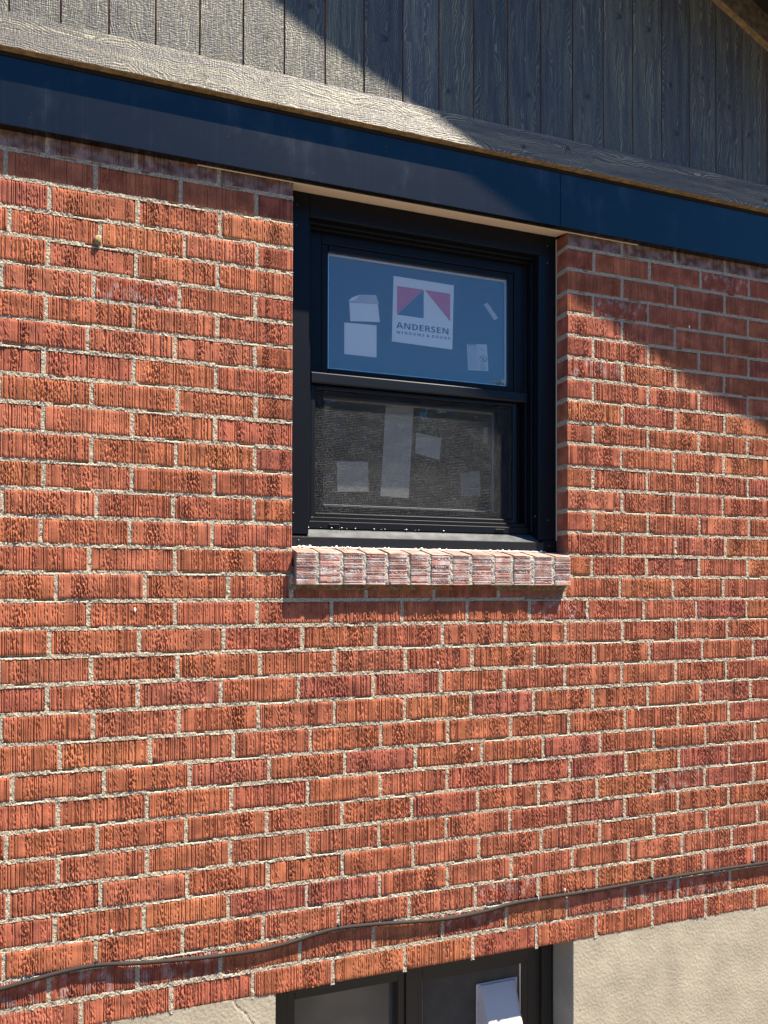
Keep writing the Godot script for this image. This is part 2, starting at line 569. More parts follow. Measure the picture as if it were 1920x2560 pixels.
	var side_col := Color(0.33, 0.22, 0.18) if wash == "lime" else Color(0.30, 0.10, 0.06)
	for i in nx:
		var a := pts[i]
		var b := pts[i + 1]
		m.quad(Vector3(a.x, a.y, -depth) + lift, Vector3(b.x, b.y, -depth) + lift, b, a, Vector2.ZERO, Vector2.ZERO, Vector2.ZERO, Vector2.ZERO, side_col)
		a = pts[ny * (nx + 1) + i]
		b = pts[ny * (nx + 1) + i + 1]
		m.quad(a, b, Vector3(b.x, b.y, -depth) + lift, Vector3(a.x, a.y, -depth) + lift, Vector2.ZERO, Vector2.ZERO, Vector2.ZERO, Vector2.ZERO, side_col)
	for j in ny:
		var a := pts[j * (nx + 1)]
		var b := pts[(j + 1) * (nx + 1)]
		m.quad(Vector3(a.x, a.y, -depth) + lift, a, b, Vector3(b.x, b.y, -depth) + lift, Vector2.ZERO, Vector2.ZERO, Vector2.ZERO, Vector2.ZERO, side_col)
		a = pts[j * (nx + 1) + nx]
		b = pts[(j + 1) * (nx + 1) + nx]
		m.quad(a, Vector3(a.x, a.y, -depth) + lift, Vector3(b.x, b.y, -depth) + lift, b, Vector2.ZERO, Vector2.ZERO, Vector2.ZERO, Vector2.ZERO, side_col)
	return m.mesh()


# rough sheet of mortar between two corners, facing +z
func mortar_patch(m: Mesher, x0: float, x1: float, y0: float, y1: float, z: float, amp: float, step: float) -> void:
	var nx := maxi(1, int(ceil((x1 - x0) / step)))
	var ny := maxi(1, int(ceil((y1 - y0) / step)))
	var pts := PackedVector3Array()
	for j in ny + 1:
		for i in nx + 1:
			var x := x0 + (x1 - x0) * i / nx
			var y := y0 + (y1 - y0) * j / ny
			var h := fine.get_noise_2d(x, y) * amp + mid.get_noise_2d(x, y) * amp * 0.9
			var gap := mid.get_noise_2d(x * 0.22 + y1 * 31.0, y1 * 17.0)
			if x1 - x0 > 0.1 and absf(amp) > 0.001 and y > y1 - 0.0055 and y < y1 - 0.002 and gap > 0.30:
				h -= 0.006 * minf(1.0, (gap - 0.30) * 12.0)
			pts.append(Vector3(x + fine.get_noise_2d(x + 9.0, y) * 0.0008, y + fine.get_noise_2d(x, y + 9.0) * 0.0008, z + h))
	m.grid(pts, nx, ny)


func course_top(c: int) -> float:
	return BED[c - 1] if c > 0 else -0.0065


func course_bottom(c: int) -> float:
	return BED[c] if c < BED.size() else -2.170


func brick_spans() -> Array:
	# [course, x0, x1] of every brick, joints taken off
	var out := []
	for c in HEADS.size():
		var hs: Array = HEADS[c].duplicate()
		while hs[0] > -1.9:
			hs.push_front(hs[0] - 0.2032)
		while hs[-1] < 2.9:
			hs.push_back(hs[-1] + 0.2032)
		var open_here := c <= 15
		for i in hs.size() - 1:
			var a: float = hs[i] + 0.0044
			var b: float = hs[i + 1] - 0.0044
			if open_here and a < 0.0 and b > 0.0:
				out.append([c, a, -0.001])
				# first brick right of the opening
				var k := 0
				while hs[k] < OPEN_R + 0.02:
					k += 1
				out.append([c, OPEN_R + 0.001, hs[k] - 0.0052])
				continue
			if open_here and a > -0.01 and b < OPEN_R + 0.3 and a < OPEN_R:
				continue
			out.append([c, a, b])
	return out


func build_brick_wall() -> void:
	fine.noise_type = FastNoiseLite.TYPE_SIMPLEX_SMOOTH
	fine.seed = 21
	fine.frequency = 150.0
	fine.fractal_octaves = 2
	mid.noise_type = FastNoiseLite.TYPE_SIMPLEX_SMOOTH
	mid.seed = 22
	mid.frequency = 38.0
	mid.fractal_octaves = 2
	var wall := thing("brick_wall", "red combed brick wall with pale mortar joints around the black window", "wall")
	var full := []
	for k in 12:
		full.append(brick_mesh(0.1925, 0.0565, 0.09, 176, 15, 500 + k, [1.0, 0.5, 1.3, 0.9, 1.1, 0.25, 1.2, 0.8, 1.5, 0.6, 1.0, 0.35][k]))
	var half := []
	for k in 3:
		half.append(brick_mesh(0.0905, 0.0565, 0.09, 84, 18, 560 + k, [0.25, 0.12, 0.4][k]))
	var stained := []
	for k in 3:
		stained.append(brick_mesh(0.1925, 0.0565, 0.09, 176, 15, 580 + k, 0.4, 0.0, "stain"))
	var bloom := []
	for k in 3:
		bloom.append(brick_mesh(0.1925, 0.0565, 0.09, 176, 15, 590 + k, 0.7, 0.0, "bloom"))
	var rubble := brick_mesh(0.1925, 0.0565, 0.09, 176, 15, 597, 3.0, 0.0, "bloom")
	var seen := []
	var beyond := []
	for s in brick_spans():
		var vis := minf(s[2], VIS_R) - maxf(s[1], VIS_L)
		if vis > 0.0:
			seen.append([vis, s])
		else:
			beyond.append(s)
	seen.sort_custom(func(a, b): return a[0] > b[0])
	for k in seen.size():
		var s: Array = seen[k][1]
		var c: int = s[0]
		var w: float = s[2] - s[1]
		var top := course_top(c) - 0.0044
		var bottom := course_bottom(c) + 0.0044
		rng.seed = hash("%d %d" % [c, int(round((s[1] + 5.0) * 50.0))])
		var m: Mesh
		var material: Material = M.bricks[[0, 0, 1, 1, 2, 2, 3, 3, 4, 5, 6, 7, 8, 4, 0, 2, 1][rng.randi() % 17]]
		var given := 0.1925
		if w < 0.15:
			m = half[rng.randi() % 3]
			given = 0.0905
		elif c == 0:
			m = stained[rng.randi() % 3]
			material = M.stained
		elif c == 17 and s[1] > 0.7 and s[1] < 0.75:
			m = rubble
			material = M.stained
		elif rng.randf() < 0.03 or (c == 30 and rng.randf() < 0.35):
			m = bloom[rng.randi() % 3]
			material = M.stained
		else:
			m = full[rng.randi() % 12]
		var o: MeshInstance3D
		if k < 300:
			o = show_mesh("brick", m, material, wall)
		else:
			beyond.append(s)
			continue
		var flip := -1.0 if rng.randf() < 0.5 and c > 0 else 1.0
		var basis := Basis(Vector3.BACK, (PI if flip < 0 else 0.0) + rng.randfn(0.0, 0.0032))
		basis = basis * Basis.from_scale(Vector3(w / given, (top - bottom + rng.randfn(0.0, 0.0005)) / 0.0565, 1.0))
		o.transform = Transform3D(basis, Vector3((s[1] + s[2]) / 2, (top + bottom) / 2 + rng.randfn(0.0, 0.0006), rng.randfn(0.0, 0.0009)))
	# bricks at and past the edges of the view, joined by tone
	var rest := ArrayMesh.new()
	var groups := {}
	for s in beyond:
		rng.seed = hash("far %d %d" % [s[0], int(round((s[1] + 5.0) * 50.0))])
		var tone := [0, 1, 2, 3, 4, 6][rng.randi() % 6] as int
		var near: bool = s[2] > VIS_L and s[1] < VIS_R
		if not groups.has(tone):
			groups[tone] = SurfaceTool.new()
			groups[tone].begin(Mesh.PRIMITIVE_TRIANGLES)
		var top := course_top(s[0]) - 0.0052
		var bottom := course_bottom(s[0]) + 0.0052
		var at := Vector3((s[1] + s[2]) / 2, (top + bottom) / 2, rng.randfn(0.0, 0.0008))
		if near:
			groups[tone].append_from(full[rng.randi() % 12], 0, Transform3D(Basis.from_scale(Vector3((s[2] - s[1]) / 0.1925, (top - bottom) / 0.0565, 1)), at))
		else:
			var b := Mesher.new()
			b.box(Vector3(s[1], bottom, -0.05), Vector3(s[2], top, at.z), 0.0015)
			groups[tone].append_from(b.mesh(), 0, Transform3D())
	for tone in groups:
		rest = groups[tone].commit(rest)
		rest.surface_set_material(rest.get_surface_count() - 1, M.bricks[tone])
	var bricks := show_mesh("bricks", rest, null, wall)
	bricks.material_override = null
	bricks.set_meta("kind", "stuff")
	# mortar: bed joints, head joints
	var mo := Mesher.new()
	for c in BED.size():
		var thick := 0.0053 if c < 30 else 0.0066
		var runs := [[VIS_L - 0.02, VIS_R + 0.02]]
		if c <= 14:
			runs = [[VIS_L - 0.02, -0.0005], [OPEN_R + 0.0005, VIS_R + 0.02]]
		elif c == 15:
			runs = [[VIS_L - 0.02, 0.002], [OPEN_R - 0.008, VIS_R + 0.02]]
		for u in runs:
			mortar_patch(mo, u[0], u[1], BED[c] - thick, BED[c] + thick, -0.0007, 0.0015, 0.0026)
		for u in [[-2.1, VIS_L - 0.02], [VIS_R + 0.02, 3.1]]:
			mortar_patch(mo, u[0], u[1], BED[c] - thick, BED[c] + thick, -0.0045, 0.0005, 0.4)
	var spans := brick_spans()
	for k in spans.size() - 1:
		var s: Array = spans[k]
		var q: Array = spans[k + 1]
		if q[0] != s[0] or q[1] - s[2] > 0.05:
			continue
		var detailed: bool = s[2] > VIS_L - 0.02 and s[2] < VIS_R
		mortar_patch(mo, s[2] - 0.0011, q[1] + 0.0011, course_bottom(s[0]) - 0.001, course_top(s[0]) + 0.001, -0.0010, 0.0014 if detailed else 0.0004, 0.0026 if detailed else 0.1)
	# side of the joints at the two jambs, and the bit of bed under the course 31 bricks
	for c in range(0, 15):
		for side in [-0.0022, OPEN_R + 0.0022]:
			mo.box(Vector3(side - 0.002, BED[c] - 0.0075, -0.089), Vector3(side + 0.002, BED[c] + 0.0075, -0.003), 0.001)
	part("mortar", mo, M.mortar, wall)
	# the wall behind, with the opening left out
	var back := Mesher.new()
	back.box(Vector3(-2.1, -2.166, -0.22), Vector3(-0.004, -0.001, -0.010), 0.001)
	back.box(Vector3(OPEN_R + 0.004, -2.166, -0.22), Vector3(3.1, -0.001, -0.010), 0.001)
	back.box(Vector3(-0.004, -2.166, -0.22), Vector3(OPEN_R + 0.004, -1.05, -0.010), 0.001)
	part("backing", back, M.mortar, wall)
	# dirt and mortar smeared under the sill
	var smear := Mesher.new()
	mortar_patch(smear, -0.012, 0.842, -1.1135, -1.098, -0.0005, 0.0024, 0.0026)
	mortar_patch(smear, 0.70, 0.842, -1.135, -1.108, -0.0032, 0.0030, 0.0026)
	part("mortar_smear", smear, M.dirt_mortar, wall)
	# drips of mortar on a few faces
	for f in [[-0.395, -1.163], [0.42, -1.32], [1.30, -0.265], [0.525, -1.57], [0.835, -2.012], [-0.445, -1.945], [1.10, -1.485]]:
		var d := Mesher.new()
		d.lump(Vector3(f[0], f[1], 0.0006), Vector3(0.0022, 0.0055, 0.0016), int(absf(f[0]) * 1000), 0.4)
		part("mortar_fleck", d, M.crumb, wall)


func build_sill() -> void:
	var sill := thing("brick_sill", "whitewashed rowlock brick sill projecting under the black window", "window sill")
	var kinds := []
	for k in 4:
		kinds.append(brick_mesh(0.0870, 0.0545, 0.10, 84, 22, 620 + k, [0.0, 0.12, 0.0, 0.08][k], 0.0, "lime"))
	var edges := [0.004, 0.061, 0.066, 0.128, 0.133, 0.192, 0.197, 0.256, 0.262, 0.320, 0.325, 0.381, 0.387, 0.447, 0.453, 0.509, 0.514, 0.580, 0.585, 0.641, 0.647, 0.706, 0.716, 0.779, 0.785, 0.843]
	for k in 13:
		rng.seed = 900 + k
		var a: float = edges[2 * k] + 0.0024
		var b: float = edges[2 * k + 1] - 0.0024
		var o := show_mesh("brick", kinds[k % 4], M.stained, sill)
		# turned on end, its scores lying level; sheared so that the top slopes up to the window
		var shear := Basis(Vector3(1, 0, 0), Vector3(0, 1, 0), Vector3(0, -0.19, 1))
		var turn := Basis(Vector3.BACK, PI / 2 if k % 3 else -PI / 2) * Basis.from_scale(Vector3(1.0, (b - a) / 0.0545, 1))
		o.transform = Transform3D(shear * turn, Vector3((a + b) / 2, -1.0565 + rng.randfn(0.0, 0.0006), 0.023 + rng.randfn(0.0, 0.0007)))
	var mo := Mesher.new()
	for k in 12:
		var a: float = edges[2 * k + 1] - 0.003
		var b: float = edges[2 * k + 2] + 0.003
		mortar_patch(mo, a, b, -1.0985, -1.0155, 0.0215, 0.0016, 0.0024)
		mo.quad(Vector3(a, -1.0155, 0.0195), Vector3(b, -1.0155, 0.0195), Vector3(b, -1.0005, -0.06), Vector3(a, -1.0005, -0.06))
		mo.quad(Vector3(a, -1.0985, -0.02), Vector3(b, -1.0985, -0.02), Vector3(b, -1.0985, 0.0195), Vector3(a, -1.0985, 0.0195))
	part("mortar", mo, world_mapped(mat(0.44, 0.41, 0.36, 0.95, 0.2), mottle, 6.0, grain, 0.1), sill)
	# crumbs of plaster along the joint with the window
	var cr := Mesher.new()
	rng.seed = 77
	for k in 46:
		var x := rng.randf_range(0.004, 0.80)
		if rng.randf() < 0.35:
			x = 0.02 + absf(rng.randfn(0.0, 0.13))
		var s := rng.randf_range(0.0008, 0.0030)
		cr.lump(Vector3(x, -0.9965 + rng.randf_range(-0.001, 0.0025), rng.randf_range(-0.054, -0.042)), Vector3(s * 1.3, s, s), 3000 + k, 0.4)
	for k in 18:
		var x := 0.065 + absf(rng.randfn(0.0, 0.17))
		if x > 0.66:
			continue
		var s := rng.randf_range(0.0005, 0.0016)
		cr.lump(Vector3(x, -0.9385 + rng.randf_range(-0.001, 0.0012), rng.randf_range(-0.1045, -0.100)), Vector3(s * 1.4, s, s), 4000 + k, 0.4)
	var bead := PackedVector3Array()
	for k in 161:
		var x := 0.004 + 0.79 * k / 160.0
		bead.append(Vector3(x, -0.9975 + fine.get_noise_2d(x, 3.0) * 0.0010 + mid.get_noise_2d(x, 8.0) * 0.0010, -0.0530))
	cr.tube(bead, 0.0019, 6)
	var c := part("plaster_crumbs", cr, M.crumb)
	tag(c, "white line of plaster and crumbs along the bottom edges of the black window", "debris")
	c.set_meta("kind", "stuff")


# ---------------------------------------------------------------- window
# a ring of four bars round an opening; each its own part
func ring(called: String, x0: float, x1: float, y0: float, y1: float, ix0: float, ix1: float, iy0: float, iy1: float, z0: float, z1: float, material: Material, parent: Node3D, e := 0.0012) -> void:
	box_part(called, Vector3(x0, y0, z0), Vector3(ix0, y1, z1), material, parent, e)
	box_part(called, Vector3(ix1, y0, z0), Vector3(x1, y1, z1), material, parent, e)
	box_part(called, Vector3(ix0 + 0.0002, iy1, z0), Vector3(ix1 - 0.0002, y1, z1), material, parent, e)
	box_part(called, Vector3(ix0 + 0.0002, y0, z0), Vector3(ix1 - 0.0002, iy0, z1), material, parent, e)


func pane(called: String, x0: float, x1: float, y0: float, y1: float, z: float, parent: Node3D) -> void:
	# the outer pane shows both its faces
	var b := Mesher.new()
	b.quad(Vector3(x0, y0, z), Vector3(x1, y0, z), Vector3(x1, y1, z), Vector3(x0, y1, z))
	if z > -0.13 or z > -0.16 and z < -0.15:
		b.quad(Vector3(x1, y0, z - 0.003), Vector3(x0, y0, z - 0.003), Vector3(x0, y1, z - 0.003), Vector3(x1, y1, z - 0.003))
	part(called, b, M.glass, parent)


func screw(x: float, y: float, z: float, r: float, parent: Node3D, material: Material) -> void:
	var b := Mesher.new()
	b.lump(Vector3(x, y, z), Vector3(r, r, r * 0.6), 1, 0.0)
	part("screw", b, material, parent)


func build_window() -> void:
	var w := thing("double_hung_window", "black double-hung window with an insect screen over its lower half", "window")
	# flat casing
	box_part("casing", Vector3(0.0045, -0.9612, -0.104), Vector3(0.0590, -0.0195, -0.060), M.frame, w, 0.0015)
	box_part("casing", Vector3(0.7820, -0.9612, -0.104), Vector3(0.8425, -0.0840, -0.060), M.frame, w, 0.0015)
	box_part("casing", Vector3(0.0592, -0.0838, -0.104), Vector3(0.8425, -0.0195, -0.0605), M.frame, w, 0.0015)
	# sill of the frame: a nose and a sloping top
	var nose := Mesher.new()
	nose.extrude_x(PackedVector2Array([Vector2(-0.055, -0.9955), Vector2(-0.055, -0.9695), Vector2(-0.0565, -0.9685), Vector2(-0.118, -0.9375), Vector2(-0.118, -0.9955)]), 0.0045, 0.7945)
	part("frame_sill", nose, M.nose, w)
	var slope := Mesher.new()
	slope.extrude_x(PackedVector2Array([Vector2(-0.0580, -0.9674), Vector2(-0.1185, -0.9368), Vector2(-0.1185, -0.9376), Vector2(-0.0580, -0.9682)]), 0.0592, 0.7815)
	part("sill_slope", slope, M.dusty_metal, w)
	box_part("end_cap", Vector3(0.7950, -0.9955, -0.104), Vector3(0.8425, -0.9620, -0.0545), M.frame, w, 0.0015)
	# stepped head and jambs of the unit
	box_part("frame_head", Vector3(0.0594, -0.0925, -0.150), Vector3(0.7818, -0.0845, -0.0800), M.frame, w)
	box_part("frame_head", Vector3(0.0682, -0.0985, -0.150), Vector3(0.7728, -0.0930, -0.0960), M.frame, w)
	box_part("frame_jamb", Vector3(0.0594, -0.9362, -0.190), Vector3(0.0680, -0.0930, -0.0820), M.frame, w)
	box_part("frame_jamb", Vector3(0.0683, -0.9362, -0.190), Vector3(0.0765, -0.0990, -0.1060), M.frame, w)
	box_part("frame_jamb", Vector3(0.7732, -0.9362, -0.190), Vector3(0.7816, -0.0930, -0.0900), M.frame, w)
	box_part("frame_jamb", Vector3(0.7650, -0.9362, -0.190), Vector3(0.7728, -0.0990, -0.1120), M.frame, w)
	# upper sash
	var up := box_part("upper_sash", Vector3(0.0772, -0.5000, -0.150), Vector3(0.1075, -0.0992, -0.1130), M.frame, w)
	box_part("rail", Vector3(0.7262, -0.5000, -0.150), Vector3(0.7645, -0.0992, -0.1130), M.frame, up)
	box_part("rail", Vector3(0.1078, -0.1280, -0.150), Vector3(0.7259, -0.0992, -0.1130), M.frame, up)
	ring("glazing_bead", 0.1079, 0.7258, -0.4999, -0.1283, 0.1285, 0.7070, -0.4818, -0.1478, -0.148, -0.1165, M.frame, up, 0.002)
	ring("spacer", 0.1286, 0.7069, -0.4817, -0.1479, 0.1335, 0.7020, -0.4768, -0.1528, -0.1355, -0.1275, M.spacer, up, 0.0005)
	pane("glass", 0.1286, 0.7069, -0.4817, -0.1479, -0.1220, up)
	pane("glass", 0.1286, 0.7069, -0.4817, -0.1479, -0.1365, up)
	# meeting rail
	var rail := Mesher.new()
	rail.extrude_x(PackedVector2Array([Vector2(-0.101, -0.5315), Vector2(-0.0985, -0.528), Vector2(-0.0985, -0.5040), Vector2(-0.1005, -0.5015), Vector2(-0.150, -0.5012), Vector2(-0.150, -0.5315)]), 0.0768, 0.7648)
	part("meeting_rail", rail, M.black_metal, w)
	# lower sash, further in
	var lo := box_part("lower_sash", Vector3(0.0772, -0.9340, -0.186), Vector3(0.1230, -0.5330, -0.1420), M.frame, w)
	box_part("rail", Vector3(0.6830, -0.9340, -0.186), Vector3(0.7645, -0.5330, -0.1420), M.frame, lo)
	box_part("rail", Vector3(0.1233, -0.5560, -0.186), Vector3(0.6827, -0.5330, -0.1420), M.frame, lo)
	box_part("rail", Vector3(0.1233, -0.9340, -0.186), Vector3(0.6827, -0.8700, -0.1420), M.frame, lo, 0.003)
	ring("spacer", 0.1234, 0.6826, -0.8698, -0.5562, 0.1275, 0.6785, -0.8650, -0.5605, -0.172, -0.164, M.spacer, lo, 0.0005)
	pane("glass", 0.1234, 0.6826, -0.8698, -0.5562, -0.1560, lo)
	pane("glass", 0.1234, 0.6826, -0.8698, -0.5562, -0.1725, lo)
	# insect screen in its own thin frame
	var sc := thing("insect_screen", "grey insect screen in a thin black frame over the lower sash", "window screen")
	ring("screen_frame", 0.0775, 0.7350, -0.9080, -0.5350, 0.0905, 0.7220, -0.8960, -0.5450, -0.1235, -0.1120, M.black_metal, sc, 0.0015)
	var mesh_b := Mesher.new()
	mesh_b.quad(Vector3(0.0905, -0.8960, -0.1180), Vector3(0.7220, -0.8960, -0.1180), Vector3(0.7220, -0.5450, -0.1180), Vector3(0.0905, -0.5450, -0.1180), Vector2(0, 0), Vector2(1, 0), Vector2(1, 0.556), Vector2(0, 0.556))
	part("mesh_fabric", mesh_b, M.screen, sc)
	# bottom of the frame: stepped riser with two weep holes
	box_part("riser", Vector3(0.0768, -0.9200, -0.150), Vector3(0.7640, -0.9083, -0.1080), M.black_metal, w)
	box_part("riser", Vector3(0.0685, -0.9400, -0.150), Vector3(0.7720, -0.9203, -0.1030), M.black_metal, w)
	for x in [0.1433, 0.6698]:
		var hole := box_part("weep_cover", Vector3(x - 0.0165, -0.9355, -0.110), Vector3(x + 0.0165, -0.9275, -0.1005), M.rubber, w, 0.002)
		box_part("lip", Vector3(x - 0.0150, -0.9290, -0.110), Vector3(x + 0.0150, -0.9276, -0.0992), M.nose, hole, 0.0005)
	# bead of sealant round the casing
	box_part("sealant", Vector3(0.8427, -0.9955, -0.100), Vector3(0.8455, -0.0262, -0.0580), M.caulk, w, 0.0008)
	box_part("sealant", Vector3(0.0015, -0.9955, -0.100), Vector3(0.0043, -0.0262, -0.0585), M.caulk, w, 0.0008)
	for p in [[0.812, -0.105], [0.812, -0.052], [0.024, -0.058], [0.021, -0.115], [0.016, -0.905], [0.030, -0.979], [0.812, -0.899], [0.815, -0.978], [0.769, -0.888]]:
		screw(p[0], p[1], -0.0595 if p[1] > -0.97 else -0.0545, 0.0032, w, M.screw)
	# pale board and plate closing the top of the opening
	var lintel := thing("lintel_plate", "cream painted plate spanning the top of the window opening", "lintel")
	var strip := Mesher.new()
	strip.extrude_x(PackedVector2Array([Vector2(-0.21, -0.0185), Vector2(-0.062, -0.0188), Vector2(0.001, -0.0318), Vector2(0.001, -0.0120), Vector2(-0.21, -0.0120)]), 0.0005, OPEN_R - 0.0005)
	part("soffit_strip", strip, M.lintel, lintel)
	box_part("lip", Vector3(-0.25, -0.0328, 0.0012), Vector3(1.10, -0.0309, 0.0040), M.lintel, lintel, 0.0004)


func poly_sheet(called: String, pts: Array, z: float, thick: float, material: Material, parent: Node3D = null) -> MeshInstance3D:
	var p := PackedVector2Array()
	for q in pts:
		p.append(Vector2(q[0], q[1]))
	if Geometry2D.is_polygon_clockwise(p):
		p.reverse()
	var t := Geometry2D.triangulate_polygon(p)
	var b := Mesher.new()
	for k in range(0, t.size(), 3):
		var a := Vector3(p[t[k]].x, p[t[k]].y, z)
		var c := Vector3(p[t[k + 1]].x, p[t[k + 1]].y, z)
		var d := Vector3(p[t[k + 2]].x, p[t[k + 2]].y, z)
		if (c - a).cross(d - a).z > 0:
			b.tri(a, c, d)
		else:
			b.tri(a, d, c)
	for k in p.size():
		var a := p[k]
		var c := p[(k + 1) % p.size()]
		b.quad(Vector3(a.x, a.y, z - thick), Vector3(c.x, c.y, z - thick), Vector3(c.x, c.y, z), Vector3(a.x, a.y, z))
	return part(called, b, material, parent)


func lettering(text: String, x0: float, x1: float, base: float, cap: float, z: float, material: Material, parent: Node3D) -> void:
	var f := SystemFont.new()
	f.font_names = PackedStringArray(["Droid Sans"])
	f.font_weight = 700
	var t := TextMesh.new()
	t.font = f
	t.text = text
	t.font_size = 64
	t.pixel_size = 0.001
	t.depth = 0.004
	t.curve_step = 2.0
	t.horizontal_alignment = HORIZONTAL_ALIGNMENT_LEFT
	t.vertical_alignment = VERTICAL_ALIGNMENT_BOTTOM
	var box := t.get_aabb()
	var k := (x1 - x0) / box.size.x
	var o := show_mesh("lettering", t, material, parent)
	var ky := cap / box.size.y
	o.transform = Transform3D(Basis.from_scale(Vector3(k, ky, 0.05)), Vector3(x0 - box.position.x * k, base - box.position.y * ky, z))


# a sheet of small print: grey lines of text too small to read and a round warning sign
func print_picture(seed_no: int) -> ImageTexture:
	var im := Image.create(192, 256, false, Image.FORMAT_RGB8)
	im.fill(Color(0.78, 0.80, 0.79))
	var r := RandomNumberGenerator.new()
	r.seed = seed_no
	for j in range(14, 244, 9):
		if r.randf() < 0.14:
			continue
		var x := 8
		var end := 96 - (r.randi() % 30 if r.randf() < 0.3 else 0)
		while x < end:
			var wd := 4 + r.randi() % 10
			im.fill_rect(Rect2i(x, j, mini(wd, end - x), 4), Color(0.36, 0.38, 0.40))
			x += wd + 4
	im.fill_rect(Rect2i(8, 3, 80, 8), Color(0.2, 0.22, 0.25))
	im.fill_rect(Rect2i(104, 6, 2, 244), Color(0.4, 0.42, 0.44))
	for y in 70:
		for x in 70:
			var d := Vector2(x - 35, y - 35).length()
			var slash := absf(x - y) < 3.5 and d < 33
			var figure := Vector2(x - 35, y - 26).length() < 7 or (absf(x - 35) < 7 - (y - 30) * 0.05 and y > 33 and y < 56)
			if (d > 28 and d < 34) or slash or figure:
				im.set_pixel(112 + x, 108 + y, Color(0.15, 0.16, 0.18))
	for j in range(190, 246, 9):
		im.fill_rect(Rect2i(114, j, 40 + r.randi() % 26, 4), Color(0.36, 0.38, 0.40))
	for k in 5:
		im.fill_rect(Rect2i(118 + k * 9, 40 + k * 5, 16, 4), Color(0.45, 0.47, 0.48))
	return ImageTexture.create_from_image(im)


func print_sheet(pts: Array, z: float, material: Material) -> MeshInstance3D:
	var b := Mesher.new()
	var q := []
	for p in pts:
		q.append(Vector3(p[0], p[1], z))
	# top-left, top-right, bottom-right, bottom-left
	b.quad(q[3], q[2], q[1], q[0], Vector2(0, 1), Vector2(1, 1), Vector2(1, 0), Vector2(0, 0))
	for k in 4:
		var a: Vector3 = q[k]
		var c: Vector3 = q[(k + 1) % 4]
		b.quad(a, c, c - Vector3(0, 0, 0.0004), a - Vector3(0, 0, 0.0004))
	return part("warning_label", b, material)


func build_stickers() -> void:
	var z := -0.1402
	tag(poly_sheet("square_sticker", [[0.184, -0.337], [0.283, -0.334], [0.283, -0.429], [0.184, -0.429]], z, 0.0004, M.paper), "plain pale square sticker under the torn sheet in the upper pane", "sticker")
	var env := thing("torn_sticker", "pale torn sticker with folded-over top edge in the upper pane", "sticker")
	poly_sheet("sheet", [[0.199, -0.276], [0.287, -0.271], [0.293, -0.323], [0.202, -0.331]], z, 0.0004, M.paper, env)
	poly_sheet("folded_flap", [[0.195, -0.275], [0.214, -0.272], [0.232, -0.250], [0.281, -0.245], [0.290, -0.271], [0.250, -0.273]], z + 0.0016, 0.0004, M.paper_dull, env)
	poly_sheet("curled_corner", [[0.195, -0.275], [0.215, -0.2705], [0.231, -0.2505], [0.206, -0.262]], z + 0.0024, 0.0004, M.paper, env)
	var logo := thing("logo_sticker", "large square maker's sticker with red and navy emblem in the upper pane", "sticker")
	poly_sheet("sheet", [[0.336, -0.180], [0.533, -0.182], [0.528, -0.380], [0.331, -0.376]], z, 0.0004, M.paper, logo)
	poly_sheet("red_shape", [[0.3475, -0.2085], [0.4325, -0.2088], [0.3465, -0.2940]], z + 0.0004, 0.0003, M.ink_red, logo)
	poly_sheet("navy_shape", [[0.3470, -0.2945], [0.4330, -0.2092], [0.4330, -0.2955]], z + 0.0004, 0.0003, M.ink_navy, logo)
	poly_sheet("red_shape", [[0.4365, -0.2090], [0.5210, -0.2095], [0.5205, -0.2945]], z + 0.0004, 0.0003, M.ink_red, logo)
	lettering("ANDERSEN", 0.3450, 0.5150, -0.3350, 0.0185, z + 0.0004, M.ink_navy, logo)
	lettering("W I N D O W S  &  D O O R S", 0.3455, 0.5190, -0.3510, 0.0085, z + 0.0004, M.ink_navy, logo)
	tag(poly_sheet("strip_sticker", [[0.634, -0.228], [0.648, -0.220], [0.684, -0.264], [0.672, -0.273]], z, 0.0004, M.paper_dull), "narrow slanted strip of tape at the right of the upper pane", "sticker")
	var printed := mat(1, 1, 1, 0.8, 0.3)
	printed.albedo_texture = print_picture(4)
	printed.albedo_color = lin(0.5, 0.51, 0.51)
	tag(print_sheet([[0.577, -0.357], [0.646, -0.351], [0.651, -0.434], [0.581, -0.437]], z, printed), "printed warning label at the lower right of the upper pane", "sticker")
	z = -0.1763
	tag(poly_sheet("square_sticker", [[0.173, -0.735], [0.269, -0.733], [0.272, -0.821], [0.175, -0.826]], z, 0.0004, M.paper_pale), "pale square sticker behind the insect screen at lower left", "sticker")
	tag(poly_sheet("paper_strip", [[0.326, -0.548], [0.416, -0.549], [0.400, -0.836], [0.309, -0.832]], z, 0.0004, M.paper_pale), "long upright paper strip behind the insect screen", "paper")
	tag(poly_sheet("paper_sheet", [[0.424, -0.634], [0.508, -0.645], [0.502, -0.713], [0.421, -0.697]], z, 0.0004, M.paper), "tilted paper sheet behind the screen, right of the long strip", "paper")
	tag(print_sheet([[0.572, -0.750], [0.639, -0.739], [0.643, -0.819], [0.575, -0.822]], z, printed), "printed warning label behind the insect screen at lower right", "sticker")
	tag(poly_sheet("strip_sticker", [[0.652, -0.602], [0.667, -0.602], [0.667, -0.652], [0.652, -0.650]], z, 0.0004, M.paper_dull), "small upright strip of tape behind the insect screen at right", "sticker")


# ---------------------------------------------------------------- gable
func rake_low(x: float) -> float:
	return 0.776 - 0.47 * (x - 1.358)


func gable_top(x: float) -> float:
	return minf(rake_low(x) + 0.05, 0.776 + 0.47 * (2.358 + 1.0 + x + 1.0 - 1.0) + 0.05)


